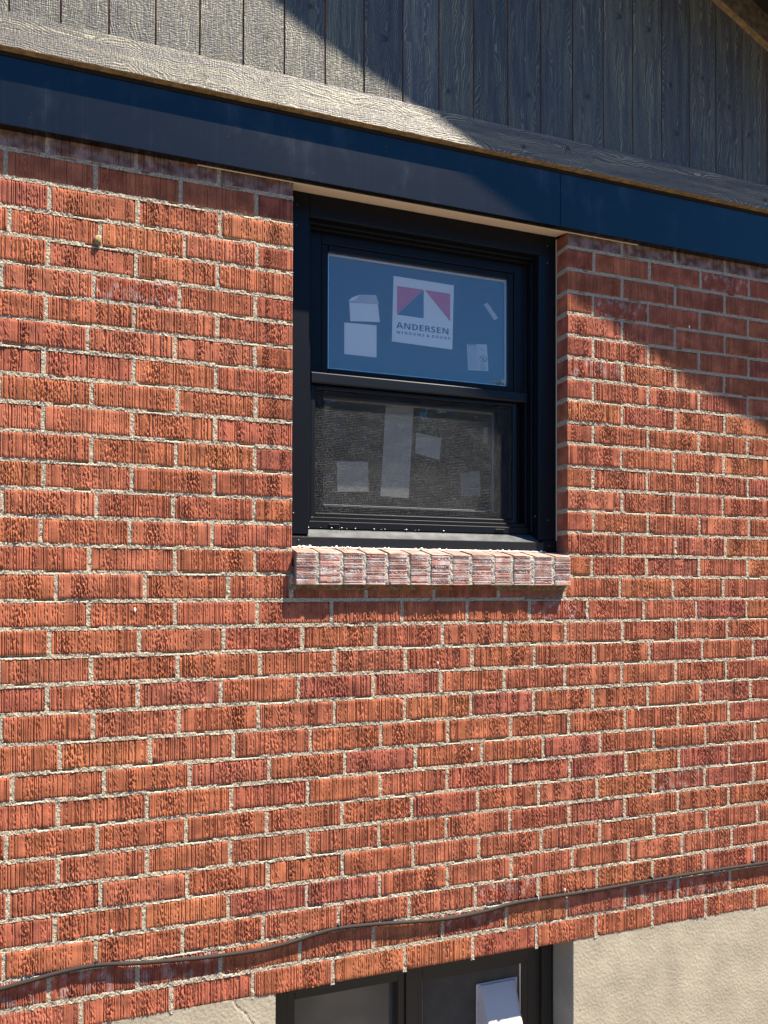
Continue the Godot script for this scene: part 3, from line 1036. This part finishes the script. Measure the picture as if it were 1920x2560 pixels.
func build_gable() -> void:
	var f := thing("metal_fascia", "dark navy metal fascia band running between brick and wood siding", "fascia")
	var profile := PackedVector2Array([Vector2(0.000, -0.0308), Vector2(0.0265, -0.0326), Vector2(0.0285, -0.0318), Vector2(0.0285, 0.1260), Vector2(0.0260, 0.1290), Vector2(0.000, 0.1290)])
	for s in [[-2.1, 0.8009], [0.8029, 3.1]]:
		var b := Mesher.new()
		b.extrude_x(profile, s[0], s[1])
		part("panel", b, M.fascia, f)
	box_part("backing", Vector3(-2.1, 0.0, -0.20), Vector3(3.1, 0.1285, -0.0005), M.brown_wood, f)
	# specks of grit on the metal
	var sp := Mesher.new()
	rng.seed = 31
	for k in 130:
		var x := rng.randf_range(-0.72, 0.80)
		var s := rng.randf_range(0.0002, 0.0006)
		sp.lump(Vector3(x, rng.randf_range(-0.028, 0.12), 0.0285), Vector3(s * rng.randf_range(0.8, 2.0), s, s * 0.5), 6000 + k, 0.3)
	var g := part("grit", sp, M.dirt_mortar, f)
	g.set_meta("kind", "stuff")
	var t := thing("trim_board", "weathered horizontal wood trim board above the navy fascia", "trim")
	var tb := Mesher.new()
	# horizontal board: grain runs along x
	var y0 := 0.1385
	var y1 := 0.2200
	for s in [[-2.1, 3.1]]:
		tb.quad(Vector3(s[0], y0 + 0.001, 0.048), Vector3(s[1], y0 + 0.001, 0.048), Vector3(s[1], y1 - 0.001, 0.048), Vector3(s[0], y1 - 0.001, 0.048), Vector2(0.05, s[0] / 0.9), Vector2(0.05, s[1] / 0.9), Vector2(0.8, s[1] / 0.9), Vector2(0.8, s[0] / 0.9))
		tb.quad(Vector3(s[0], y1 - 0.001, 0.048), Vector3(s[1], y1 - 0.001, 0.048), Vector3(s[1], y1, 0.047), Vector3(s[0], y1, 0.047), Vector2(0.8, s[0] / 0.9), Vector2(0.8, s[1] / 0.9), Vector2(0.82, s[1] / 0.9), Vector2(0.82, s[0] / 0.9))
		tb.quad(Vector3(s[0], y1, 0.047), Vector3(s[1], y1, 0.047), Vector3(s[1], y1, 0.020), Vector3(s[0], y1, 0.020), Vector2(0.82, s[0] / 0.9), Vector2(0.82, s[1] / 0.9), Vector2(0.95, s[1] / 0.9), Vector2(0.95, s[0] / 0.9))
	var tm: StandardMaterial3D = M.woods[0].duplicate()
	tm.albedo_color = lin(0.70, 0.70, 0.60)
	part("board", tb, tm, t)
	box_part("raw_edge", Vector3(-2.1, y0 - 0.0004, 0.0285), Vector3(3.1, y0 + 0.0012, 0.0478), M.raw_wood, t, 0.0004)
	box_part("packing", Vector3(-2.1, 0.1292, -0.01), Vector3(3.1, y1 - 0.002, 0.0280), M.soffit, t)
	# siding boards with narrow gaps
	var sd := thing("wood_siding", "weathered grey vertical board siding filling the gable", "siding")
	var joints := [-0.681, -0.571, -0.464, -0.356, -0.250, -0.142, -0.036, 0.074, 0.182, 0.293, 0.401, 0.508, 0.617, 0.725, 0.834, 0.943, 1.049, 1.157, 1.264, 1.368, 1.477, 1.581]
	while joints[0] > -2.0:
		joints.push_front(joints[0] - 0.1085)
	while joints[-1] < 2.85:
		joints.push_back(joints[-1] + 0.1085)
	var zf := 0.0445
	for k in joints.size() - 1:
		rng.seed = 1200 + k
		var a: float = joints[k] + 0.0016
		var b: float = joints[k + 1] - 0.0016
		var m := Mesher.new()
		var off := rng.randf()
		var ya := gable_top(a)
		var yb := gable_top(b)
		if ya < 0.24 or yb < 0.24:
			continue
		var zz := zf + rng.randf_range(-0.0008, 0.0008)
		var e := 0.0012
		var lo := 0.2203
		var v := func(y: float) -> float: return off - y / 0.9
		var lean := rng.randf_range(-0.0012, 0.0012)
		m.quad(Vector3(a + e, lo, zz), Vector3(b - e, lo, zz + lean), Vector3(b - e, yb, zz + lean), Vector3(a + e, ya, zz), Vector2(0.03, v.call(lo)), Vector2(0.97, v.call(lo)), Vector2(0.97, v.call(yb)), Vector2(0.03, v.call(ya)))
		m.quad(Vector3(a, lo, zz - e), Vector3(a + e, lo, zz), Vector3(a + e, ya, zz), Vector3(a, ya, zz - e), Vector2(0, v.call(lo)), Vector2(0.03, v.call(lo)), Vector2(0.03, v.call(ya)), Vector2(0, v.call(ya)))
		m.quad(Vector3(b - e, lo, zz + lean), Vector3(b, lo, zz + lean - e), Vector3(b, yb, zz + lean - e), Vector3(b - e, yb, zz + lean), Vector2(0.97, v.call(lo)), Vector2(1, v.call(lo)), Vector2(1, v.call(yb)), Vector2(0.97, v.call(yb)))
		m.quad(Vector3(a, lo, 0.030), Vector3(a, lo, zz - e), Vector3(a, ya, zz - e), Vector3(a, ya, 0.030))
		m.quad(Vector3(b, lo, zz + lean - e), Vector3(b, lo, 0.030), Vector3(b, yb, 0.030), Vector3(b, yb, zz + lean - e))
		m.quad(Vector3(a, lo, 0.030), Vector3(b, lo, 0.030), Vector3(b, lo, zz - e), Vector3(a, lo, zz - e))
		part("board", m, M.woods[rng.randi() % 12], sd)
	# lap of raw cedar behind the gaps
	var lap := Mesher.new()
	for k in joints.size():
		var x: float = joints[k]
		if gable_top(x) < 0.26:
			continue
		lap.box(Vector3(x - 0.010, 0.2204, 0.020), Vector3(x + 0.010, gable_top(x), 0.0412), 0.0005)
	part("lap", lap, M.cedar, sd)
	var sheath := Mesher.new()
	for s in [[-2.0, -1.0], [-1.0, 2.7]]:
		var ya := gable_top(s[0]) + 0.02
		var yb := gable_top(s[1]) + 0.02
		sheath.quad(Vector3(s[0], 0.13, 0.0195), Vector3(s[1], 0.13, 0.0195), Vector3(s[1], yb, 0.0195), Vector3(s[0], ya, 0.0195))
		sheath.quad(Vector3(s[1], 0.13, -0.12), Vector3(s[0], 0.13, -0.12), Vector3(s[0], ya, -0.12), Vector3(s[1], yb, -0.12))
	part("sheathing", sheath, M.brown_wood, sd)
	# rake board and roof overhang on both slopes
	var rk := thing("rake_board", "brown sloping rake board along the top edge of the siding", "trim")
	var rf := thing("roof_overhang", "dark roof eave overhanging the gable at the upper right", "roof")
	for side in [1.0, -1.0]:
		var at := func(x: float, up: float, zz: float) -> Vector3:
			var d: float = x + 1.0
			return Vector3(-1.0 + d * side, 0.776 + 0.47 * 2.358 - 0.47 * d + up, zz)
		var prism := func(m: Mesher, x0: float, x1: float, u0: float, u1: float, z0: float, z1: float) -> void:
			var p := []
			for zz in [z0, z1]:
				p.append_array([at.call(x0, u0, zz), at.call(x1, u0, zz), at.call(x1, u1, zz), at.call(x0, u1, zz)])
			if side < 0:
				p = [p[1], p[0], p[3], p[2], p[5], p[4], p[7], p[6]]
			m.quad(p[4], p[5], p[6], p[7])
			m.quad(p[1], p[0], p[3], p[2])
			m.quad(p[0], p[1], p[5], p[4])
			m.quad(p[7], p[6], p[2], p[3])
			m.quad(p[0], p[4], p[7], p[3])
			m.quad(p[5], p[1], p[2], p[6])
		var a := Mesher.new()
		prism.call(a, -1.0, 2.75, 0.0012, 0.093, 0.040, 0.0640)
		part("board", a, M.brown_wood, rk)
		a = Mesher.new()
		prism.call(a, -1.0, 2.75, -0.0008, 0.0010, 0.040, 0.0632)
		part("raw_edge", a, M.raw_wood, rk)
		a = Mesher.new()
		prism.call(a, -1.0, 3.3, 0.0935, 0.112, -0.15, 0.268)
		part("soffit", a, M.soffit, rf)
		a = Mesher.new()
		prism.call(a, -1.0, 3.3, -0.005, 0.26, 0.270, 0.290)
		part("barge_board", a, M.brown_wood, rf)
		a = Mesher.new()
		prism.call(a, -1.0, 3.4, 0.262, 0.285, -0.5, 0.300)
		part("roof_deck", a, M.shingle, rf)


# ---------------------------------------------------------------- foundation and basement window
func stucco_panel(m: Mesher, x0: float, x1: float, y0: float, y1: float, step: float, crack: Array) -> void:
	var nx := maxi(1, int((x1 - x0) / step))
	var ny := maxi(1, int((y1 - y0) / step))
	var big := noise(9.0, 41, 2)
	var pebble := noise(150.0, 42, 2)
	var pts := PackedVector3Array()
	for j in ny + 1:
		for i in nx + 1:
			var x := x0 + (x1 - x0) * i / nx
			var y := y0 + (y1 - y0) * j / ny
			var p := pebble.get_noise_2d(x, y)
			var z := -0.0020 + big.get_noise_2d(x, y) * 0.0004 + p * 0.00045 + maxf(p, 0.0) * 0.0003
			for k in crack.size() - 1:
				var q := Geometry2D.get_closest_point_to_segment(Vector2(x, y), crack[k], crack[k + 1])
				var d := q.distance_to(Vector2(x, y))
				if d < 0.0022:
					z -= 0.0022 * (1.0 - d / 0.0022)
			pts.append(Vector3(x, y, z))
	m.grid(pts, nx, ny)


func build_foundation() -> void:
	var f := thing("foundation_wall", "beige stuccoed foundation wall below the red brick", "foundation")
	var m := Mesher.new()
	stucco_panel(m, 0.8665, VIS_R + 0.03, -2.62, -2.164, 0.0036, [])
	stucco_panel(m, VIS_L - 0.03, -0.0395, -2.45, -2.164, 0.0034, [Vector2(-0.150, -2.164), Vector2(-0.140, -2.185), Vector2(-0.118, -2.205), Vector2(-0.100, -2.235), Vector2(-0.060, -2.29), Vector2(-0.04, -2.33)])
	part("stucco", m, M.stucco, f)
	var b := Mesher.new()
	b.box(Vector3(-2.1, -3.1, -0.25), Vector3(-0.041, -2.1668, -0.0070), 0.004)
	b.box(Vector3(0.8675, -3.1, -0.25), Vector3(3.1, -2.1668, -0.0070), 0.004)
	b.box(Vector3(-0.0412, -3.1, -0.25), Vector3(0.8677, -2.80, -0.0070), 0.004)
	part("masonry", b, M.stucco, f)
	# rounded arris and plastered reveal at the right of the basement window
	var rv := Mesher.new()
	rv.box(Vector3(0.8655, -2.80, -0.20), Vector3(0.8740, -2.1670, -0.0022), 0.003)
	rv.box(Vector3(-0.0480, -2.80, -0.20), Vector3(-0.0390, -2.1670, -0.0022), 0.003)
	part("reveal", rv, M.stucco, f)

	var w := thing("basement_window", "dark bronze sliding basement window under the brick wall", "window")
	var z := -0.1100
	# outer frame
	box_part("frame", Vector3(-0.0385, -2.78, -0.19), Vector3(0.0130, -2.150, z + 0.012), M.bronze, w)
	box_part("frame", Vector3(0.8225, -2.78, -0.19), Vector3(0.8560, -2.150, z + 0.002), M.bronze, w)
	box_part("frame", Vector3(0.8075, -2.78, -0.19), Vector3(0.8222, -2.150, z - 0.012), M.bronze, w)
	box_part("frame", Vector3(0.0132, -2.2280, -0.19), Vector3(0.8072, -2.150, z + 0.0100), M.bronze, w)
	box_part("frame", Vector3(0.0132, -2.78, -0.19), Vector3(0.8072, -2.74, z + 0.0100), M.bronze, w)
	box_part("sealant", Vector3(0.8562, -2.78, -0.15), Vector3(0.8660, -2.1672, z - 0.004), M.rubber, w)
	# left leaf: screen before glass
	var l := box_part("left_sash", Vector3(0.0135, -2.738, -0.16), Vector3(0.0365, -2.2283, z), M.bronze, w)
	box_part("rail", Vector3(0.3440, -2.738, -0.16), Vector3(0.3640, -2.2283, z), M.bronze, l)
	box_part("rail", Vector3(0.0368, -2.2520, -0.16), Vector3(0.3437, -2.2283, z), M.bronze, l)
	box_part("rail", Vector3(0.0368, -2.738, -0.16), Vector3(0.3437, -2.705, z), M.bronze, l)
	pane("glass", 0.0365, 0.3440, -2.706, -2.2515, -0.150, l)
	var bl := Mesher.new()
	var bp := PackedVector3Array()
	for j in 21:
		for i in 41:
			var x := 0.02 + 0.34 * i / 40.0
			var y := -2.72 + 0.50 * j / 20.0
			bp.append(Vector3(x, y, -0.172 + 0.006 * mid.get_noise_2d(x * 0.35 + y * 0.12, y * 0.05) + 0.004 * sin(x * 60.0 + y * 14.0)))
	bl.grid(bp, 40, 20)
	var cur := part("curtain", bl, mat(0.07, 0.068, 0.062, 0.9, 0.2))
	tag(cur, "dull grey curtain behind the left pane of the basement window", "curtain")
	# mullion and right leaf with its boarded panel
	box_part("mullion", Vector3(0.3660, -2.738, -0.16), Vector3(0.4030, -2.2283, z + 0.008), M.bronze, w)
	var r := box_part("right_sash", Vector3(0.4033, -2.738, -0.16), Vector3(0.4200, -2.2283, z + 0.002), M.bronze, w)
	box_part("rail", Vector3(0.7760, -2.738, -0.16), Vector3(0.8070, -2.2283, z - 0.006), M.bronze, r)
	box_part("rail", Vector3(0.4203, -2.2520, -0.16), Vector3(0.7757, -2.2283, z + 0.002), M.bronze, r)
	box_part("rail", Vector3(0.4203, -2.2690, -0.16), Vector3(0.7757, -2.2523, z - 0.004), M.bronze, r)
	box_part("rail", Vector3(0.4203, -2.738, -0.16), Vector3(0.7757, -2.71, z), M.bronze, r)
	box_part("rail", Vector3(0.7535, -2.7099, -0.16), Vector3(0.7757, -2.2693, z - 0.006), M.bronze, r)
	box_part("vent_panel", Vector3(0.4203, -2.7099, -0.135), Vector3(0.7532, -2.2693, z - 0.010), M.panel, r)
	box_part("pale_gasket", Vector3(0.7478, -2.7099, -0.128), Vector3(0.7520, -2.2697, z - 0.0065), M.lintel, r, 0.0005)
	box_part("pale_gasket", Vector3(0.4208, -2.7099, -0.128), Vector3(0.4236, -2.2697, z - 0.0065), M.lintel, r, 0.0005)
	build_hood(z - 0.010)


func build_hood(z: float) -> void:
	var h := thing("dryer_vent_hood", "white plastic vent hood screwed to the basement window panel", "vent hood")
	var x0 := 0.5990
	var x1 := 0.7395
	var top := -2.3080
	box_part("flange", Vector3(x0, top - 0.19, z), Vector3(x1, top, z + 0.005), M.hood, h, 0.0035)
	# sloping cowl that comes forward as it goes down, corners rounded
	var nu := 14
	var nv := 12
	var pts := PackedVector3Array()
	for j in nv + 1:
		var t := j / float(nv)
		var y := top - 0.155 * (1.0 - t) - 0.004
		var forward := 0.006 + 0.072 * pow(1.0 - t, 0.85)
		for i in nu + 1:
			var s := i / float(nu) * 2.0 - 1.0
			var a := s * 1.18
			var fx := sin(a) / sin(1.18)
			var depth := clampf((cos(a) - cos(1.18)) / (1.0 - cos(1.18)) * 3.2, 0.0, 1.0)
			depth = sqrt(depth)
			pts.append(Vector3((x0 + x1) / 2 + fx * (x1 - x0) * (0.445 + 0.02 * (1.0 - t)), y, z + 0.004 + forward * depth))
	var c := Mesher.new()
	c.grid(pts, nu, nv)
	part("cowl", c, M.hood, h)
	for y in [-0.062, -0.085, -0.108]:
		box_part("louvre_line", Vector3(x0 + 0.002, top + y - 0.0012, z + 0.004), Vector3(x0 + 0.014, top + y + 0.0012, z + 0.0062), M.steel, h, 0.0005)
	screw(x0 + 0.0105, top - 0.0110, z + 0.005, 0.0048, h, M.steel)
	screw(x1 - 0.0095, top - 0.0085, z + 0.005, 0.0048, h, M.steel)


func build_cable() -> void:
	var raw := [[-0.90, -2.062], [-0.78, -2.050], [-0.687, -2.040], [-0.622, -2.031], [-0.556, -2.0225], [-0.480, -2.0185], [-0.381, -2.0285], [-0.271, -2.038], [-0.195, -2.042], [-0.094, -2.0435], [-0.038, -2.041], [0.020, -2.034], [0.070, -2.0245], [0.129, -2.019], [0.221, -2.0225], [0.333, -2.031], [0.426, -2.038], [0.497, -2.0385], [0.570, -2.034], [0.650, -2.0255], [0.739, -2.0225], [0.858, -2.0225], [0.995, -2.0215], [1.146, -2.019], [1.316, -2.017], [1.550, -2.018], [1.75, -2.02], [2.1, -2.03]]
	var curve := Curve3D.new()
	for k in raw.size():
		var p: Array = raw[k]
		var a: Array = raw[maxi(k - 1, 0)]
		var b: Array = raw[mini(k + 1, raw.size() - 1)]
		var t := Vector3(b[0] - a[0], b[1] - a[1], 0) / 6.0
		var bulge := 0.0052 + 0.0016 * absf(sin(p[0] * 5.1)) + (0.0012 if k % 3 == 0 else 0.0)
		curve.add_point(Vector3(p[0], p[1], bulge), -t, t)
	curve.bake_interval = 0.012
	var b := Mesher.new()
	b.tube(curve.get_baked_points(), 0.0054, 8)
	tag(part("black_cable", b, M.cable), "thin black cable clipped along the lower brick courses", "cable")
	var names := ["black clip holding the cable, leftmost, above the foundation corner", "black clip holding the cable above the left basement pane", "grey clip holding the cable above the right basement pane", "black clip holding the cable above the beige foundation", "black clip holding the cable near the right edge"]
	var xs := [-0.480, 0.129, 0.739, 1.146, 1.550]
	for k in 5:
		var p := curve.get_closest_point(Vector3(xs[k], -2.02, 0.01))
		var m := Mesher.new()
		var arc := PackedVector3Array()
		for q in 9:
			var a := -0.5 + (PI + 1.0) * q / 8.0
			arc.append(p + Vector3(0, cos(a) * 0.0052, sin(a) * 0.0052))
		m.tube(arc, 0.0016, 6)
		m.box(p + Vector3(-0.0022, 0.004, -0.012), p + Vector3(0.0022, 0.0105, 0.003), 0.0012)
		m.lump(p + Vector3(0, 0.0085, 0.0032), Vector3(0.0026, 0.0026, 0.0018), 5, 0.0)
		tag(part("cable_clip", m, M.steel if k == 2 else M.clip), names[k], "clip", "clips along the cable")
	var st := Mesher.new()
	st.lump(Vector3(-0.4865, -0.2605, 0.002), Vector3(0.0100, 0.0130, 0.0075), 12, 0.22)
	tag(part("pebble", st, M.pebble), "tan pebble stuck in the mortar at the upper left", "pebble")


# ---------------------------------------------------------------- surroundings
func build_surroundings() -> void:
	var g := MeshInstance3D.new()
	g.name = "ground"
	var pm := PlaneMesh.new()
	pm.size = Vector2(400, 400)
	g.mesh = pm
	g.material_override = M.ground
	g.position = Vector3(0, -2.95, 0)
	g.set_meta("kind", "structure")
	add_child(g)
	# dark rooms behind the two windows
	var room := thing("room", "plain grey room behind the windows", "room")
	var b := Mesher.new()
	var o := [Vector3(-2.0, -2.95, -3.4), Vector3(3.0, 0.55, -3.2)]
	b.box(o[0], o[1], 0.01)
	part("back_wall", b, M.room, room)
	box_part("side_wall", Vector3(-2.10, -2.95, -3.19), Vector3(-1.90, 0.55, -0.222), M.room, room)
	box_part("side_wall", Vector3(2.90, -2.95, -3.19), Vector3(3.10, 0.55, -0.222), M.room, room)
	box_part("ceiling", Vector3(-1.89, 0.13, -3.19), Vector3(2.89, 0.30, -0.222), M.room, room)
	box_part("floor", Vector3(-1.89, -1.75, -3.19), Vector3(2.89, -1.55, -0.252), M.room, room)
	# a tall hedge and a tree across the yard, seen only in the panes
	var hedge := thing("garden_hedge", "tall dense leafy hedge along the far side of the yard", "hedge")
	rng.seed = 404
	var leaves := Mesher.new()
	var top := noise(0.16, 51, 3)
	for k in 30000:
		var x := rng.randf_range(-14.0, 34.0)
		var h := 9.0 + 0.6 * top.get_noise_1d(x)
		var p := Vector3(x, -2.95 + h * pow(rng.randf(), 0.75), 24.0 + rng.randf_range(0.0, 2.4))
		var a := Vector3(rng.randfn(), rng.randfn(), rng.randfn()).normalized() * rng.randf_range(0.16, 0.30)
		var c := a.cross(Vector3(rng.randfn(), rng.randfn(), rng.randfn()).normalized()).normalized() * rng.randf_range(0.10, 0.18)
		leaves.quad(p - a, p + c, p + a, p - c)
	var lv := part("foliage", leaves, M.leaf, hedge)
	lv.set_meta("kind", "stuff")
	var stems := Mesher.new()
	for k in 24:
		var x := -13.0 + 2.0 * k
		stems.tube(PackedVector3Array([Vector3(x, -2.95, 25.2), Vector3(x + 0.2, 0.0, 25.3), Vector3(x, 2.0, 25.1)]), 0.12, 6)
	part("stems", stems, M.bark, hedge)
	var crown := Mesher.new()
	for k in 9000:
		var d := Vector3(rng.randfn(), rng.randfn(), rng.randfn()).normalized()
		var lobe := [Vector3(0, 4.4, 0), Vector3(1.7, 3.7, 0.6), Vector3(-1.6, 3.9, -0.5), Vector3(0.3, 3.4, 1.7), Vector3(-0.4, 5.3, 0.2), Vector3(0.5, 3.6, -1.6)][rng.randi() % 6] as Vector3
		var p := lobe + d * pow(rng.randf(), 0.4) * 1.7
		var a := Vector3(rng.randfn(), rng.randfn(), rng.randfn()).normalized() * rng.randf_range(0.06, 0.13)
		var c := a.cross(Vector3(rng.randfn(), rng.randfn(), rng.randfn()).normalized()).normalized() * rng.randf_range(0.04, 0.08)
		crown.quad(p - a, p + c, p + a, p - c)
	var trunk := Mesher.new()
	trunk.tube(PackedVector3Array([Vector3(0, 0, 0), Vector3(0.05, 1.2, 0), Vector3(0, 2.6, 0.1), Vector3(0.1, 4.4, 0)]), 0.17, 9)
	for q in [Vector3(1.5, 3.9, 0.5), Vector3(-1.5, 4.0, -0.4), Vector3(0.3, 3.9, 1.5)]:
		trunk.tube(PackedVector3Array([Vector3(0, 2.2, 0), q * Vector3(0.5, 0.8, 0.5), q]), 0.07, 6)
	var t := thing("leafy_tree", "round leafy tree standing behind the tall hedge", "tree")
	part("trunk", trunk, M.bark, t)
	part("crown", crown, M.leaf, t)
	t.transform = Transform3D(Basis(Vector3.UP, 1.9).scaled(Vector3.ONE * 1.62), Vector3(16.0, -2.95, 28.5))


func _ready() -> void:
	# camera: a phone at eye height, turned to the right along the wall
	var cam := Camera3D.new()
	cam.name = "camera"
	cam.projection = Camera3D.PROJECTION_FRUSTUM
	cam.near = 0.05
	cam.far = 500.0
	cam.size = 2.0 * cam.near * 1280.0 / 1923.0
	cam.frustum_offset = Vector2(0, cam.near * 165.163 / 1923.0)
	cam.transform = Transform3D(Basis(Vector3(0.94178, 0.00223, 0.33623), Vector3(-0.00585, 0.99994, 0.00976), Vector3(-0.33619, -0.01115, 0.94173)).orthonormalized(), Vector3(-0.45448, -1.10429, 1.99558))
	add_child(cam)
	cam.current = true
	# clear deep-blue sky, high sun from the right
	var env := Environment.new()
	env.background_mode = Environment.BG_SKY
	env.tonemap_mode = Environment.TONE_MAPPER_LINEAR
	env.tonemap_exposure = 4.0
	env.sdfgi_enabled = true
	env.ssao_enabled = true
	env.ssil_enabled = true
	var sky := ProceduralSkyMaterial.new()
	sky.sky_top_color = lin(0.012, 0.085, 0.26)
	sky.sky_horizon_color = lin(0.078, 0.29, 0.56)
	sky.sky_curve = 0.14
	sky.ground_horizon_color = lin(0.3, 0.3, 0.28)
	sky.ground_bottom_color = lin(0.15, 0.14, 0.12)
	sky.sun_angle_max = 6.0
	sky.sun_curve = 0.1
	env.sky = Sky.new()
	env.sky.sky_material = sky
	var we := WorldEnvironment.new()
	we.name = "environment"
	we.environment = env
	add_child(we)
	var sun := DirectionalLight3D.new()
	sun.name = "sun"
	sun.light_energy = 1.6
	sun.light_color = Color(1.0, 0.95, 0.87)
	sun.light_angular_distance = 0.6
	sun.shadow_enabled = true
	sun.transform = Transform3D(Basis.looking_at(-SUN_TO.normalized(), Vector3.UP), Vector3(3, 8, 3))
	add_child(sun)

	make_materials()
	build_brick_wall()
	build_foundation()
	build_gable()
	build_sill()
	build_window()
	build_surroundings()
	build_stickers()
	build_cable()
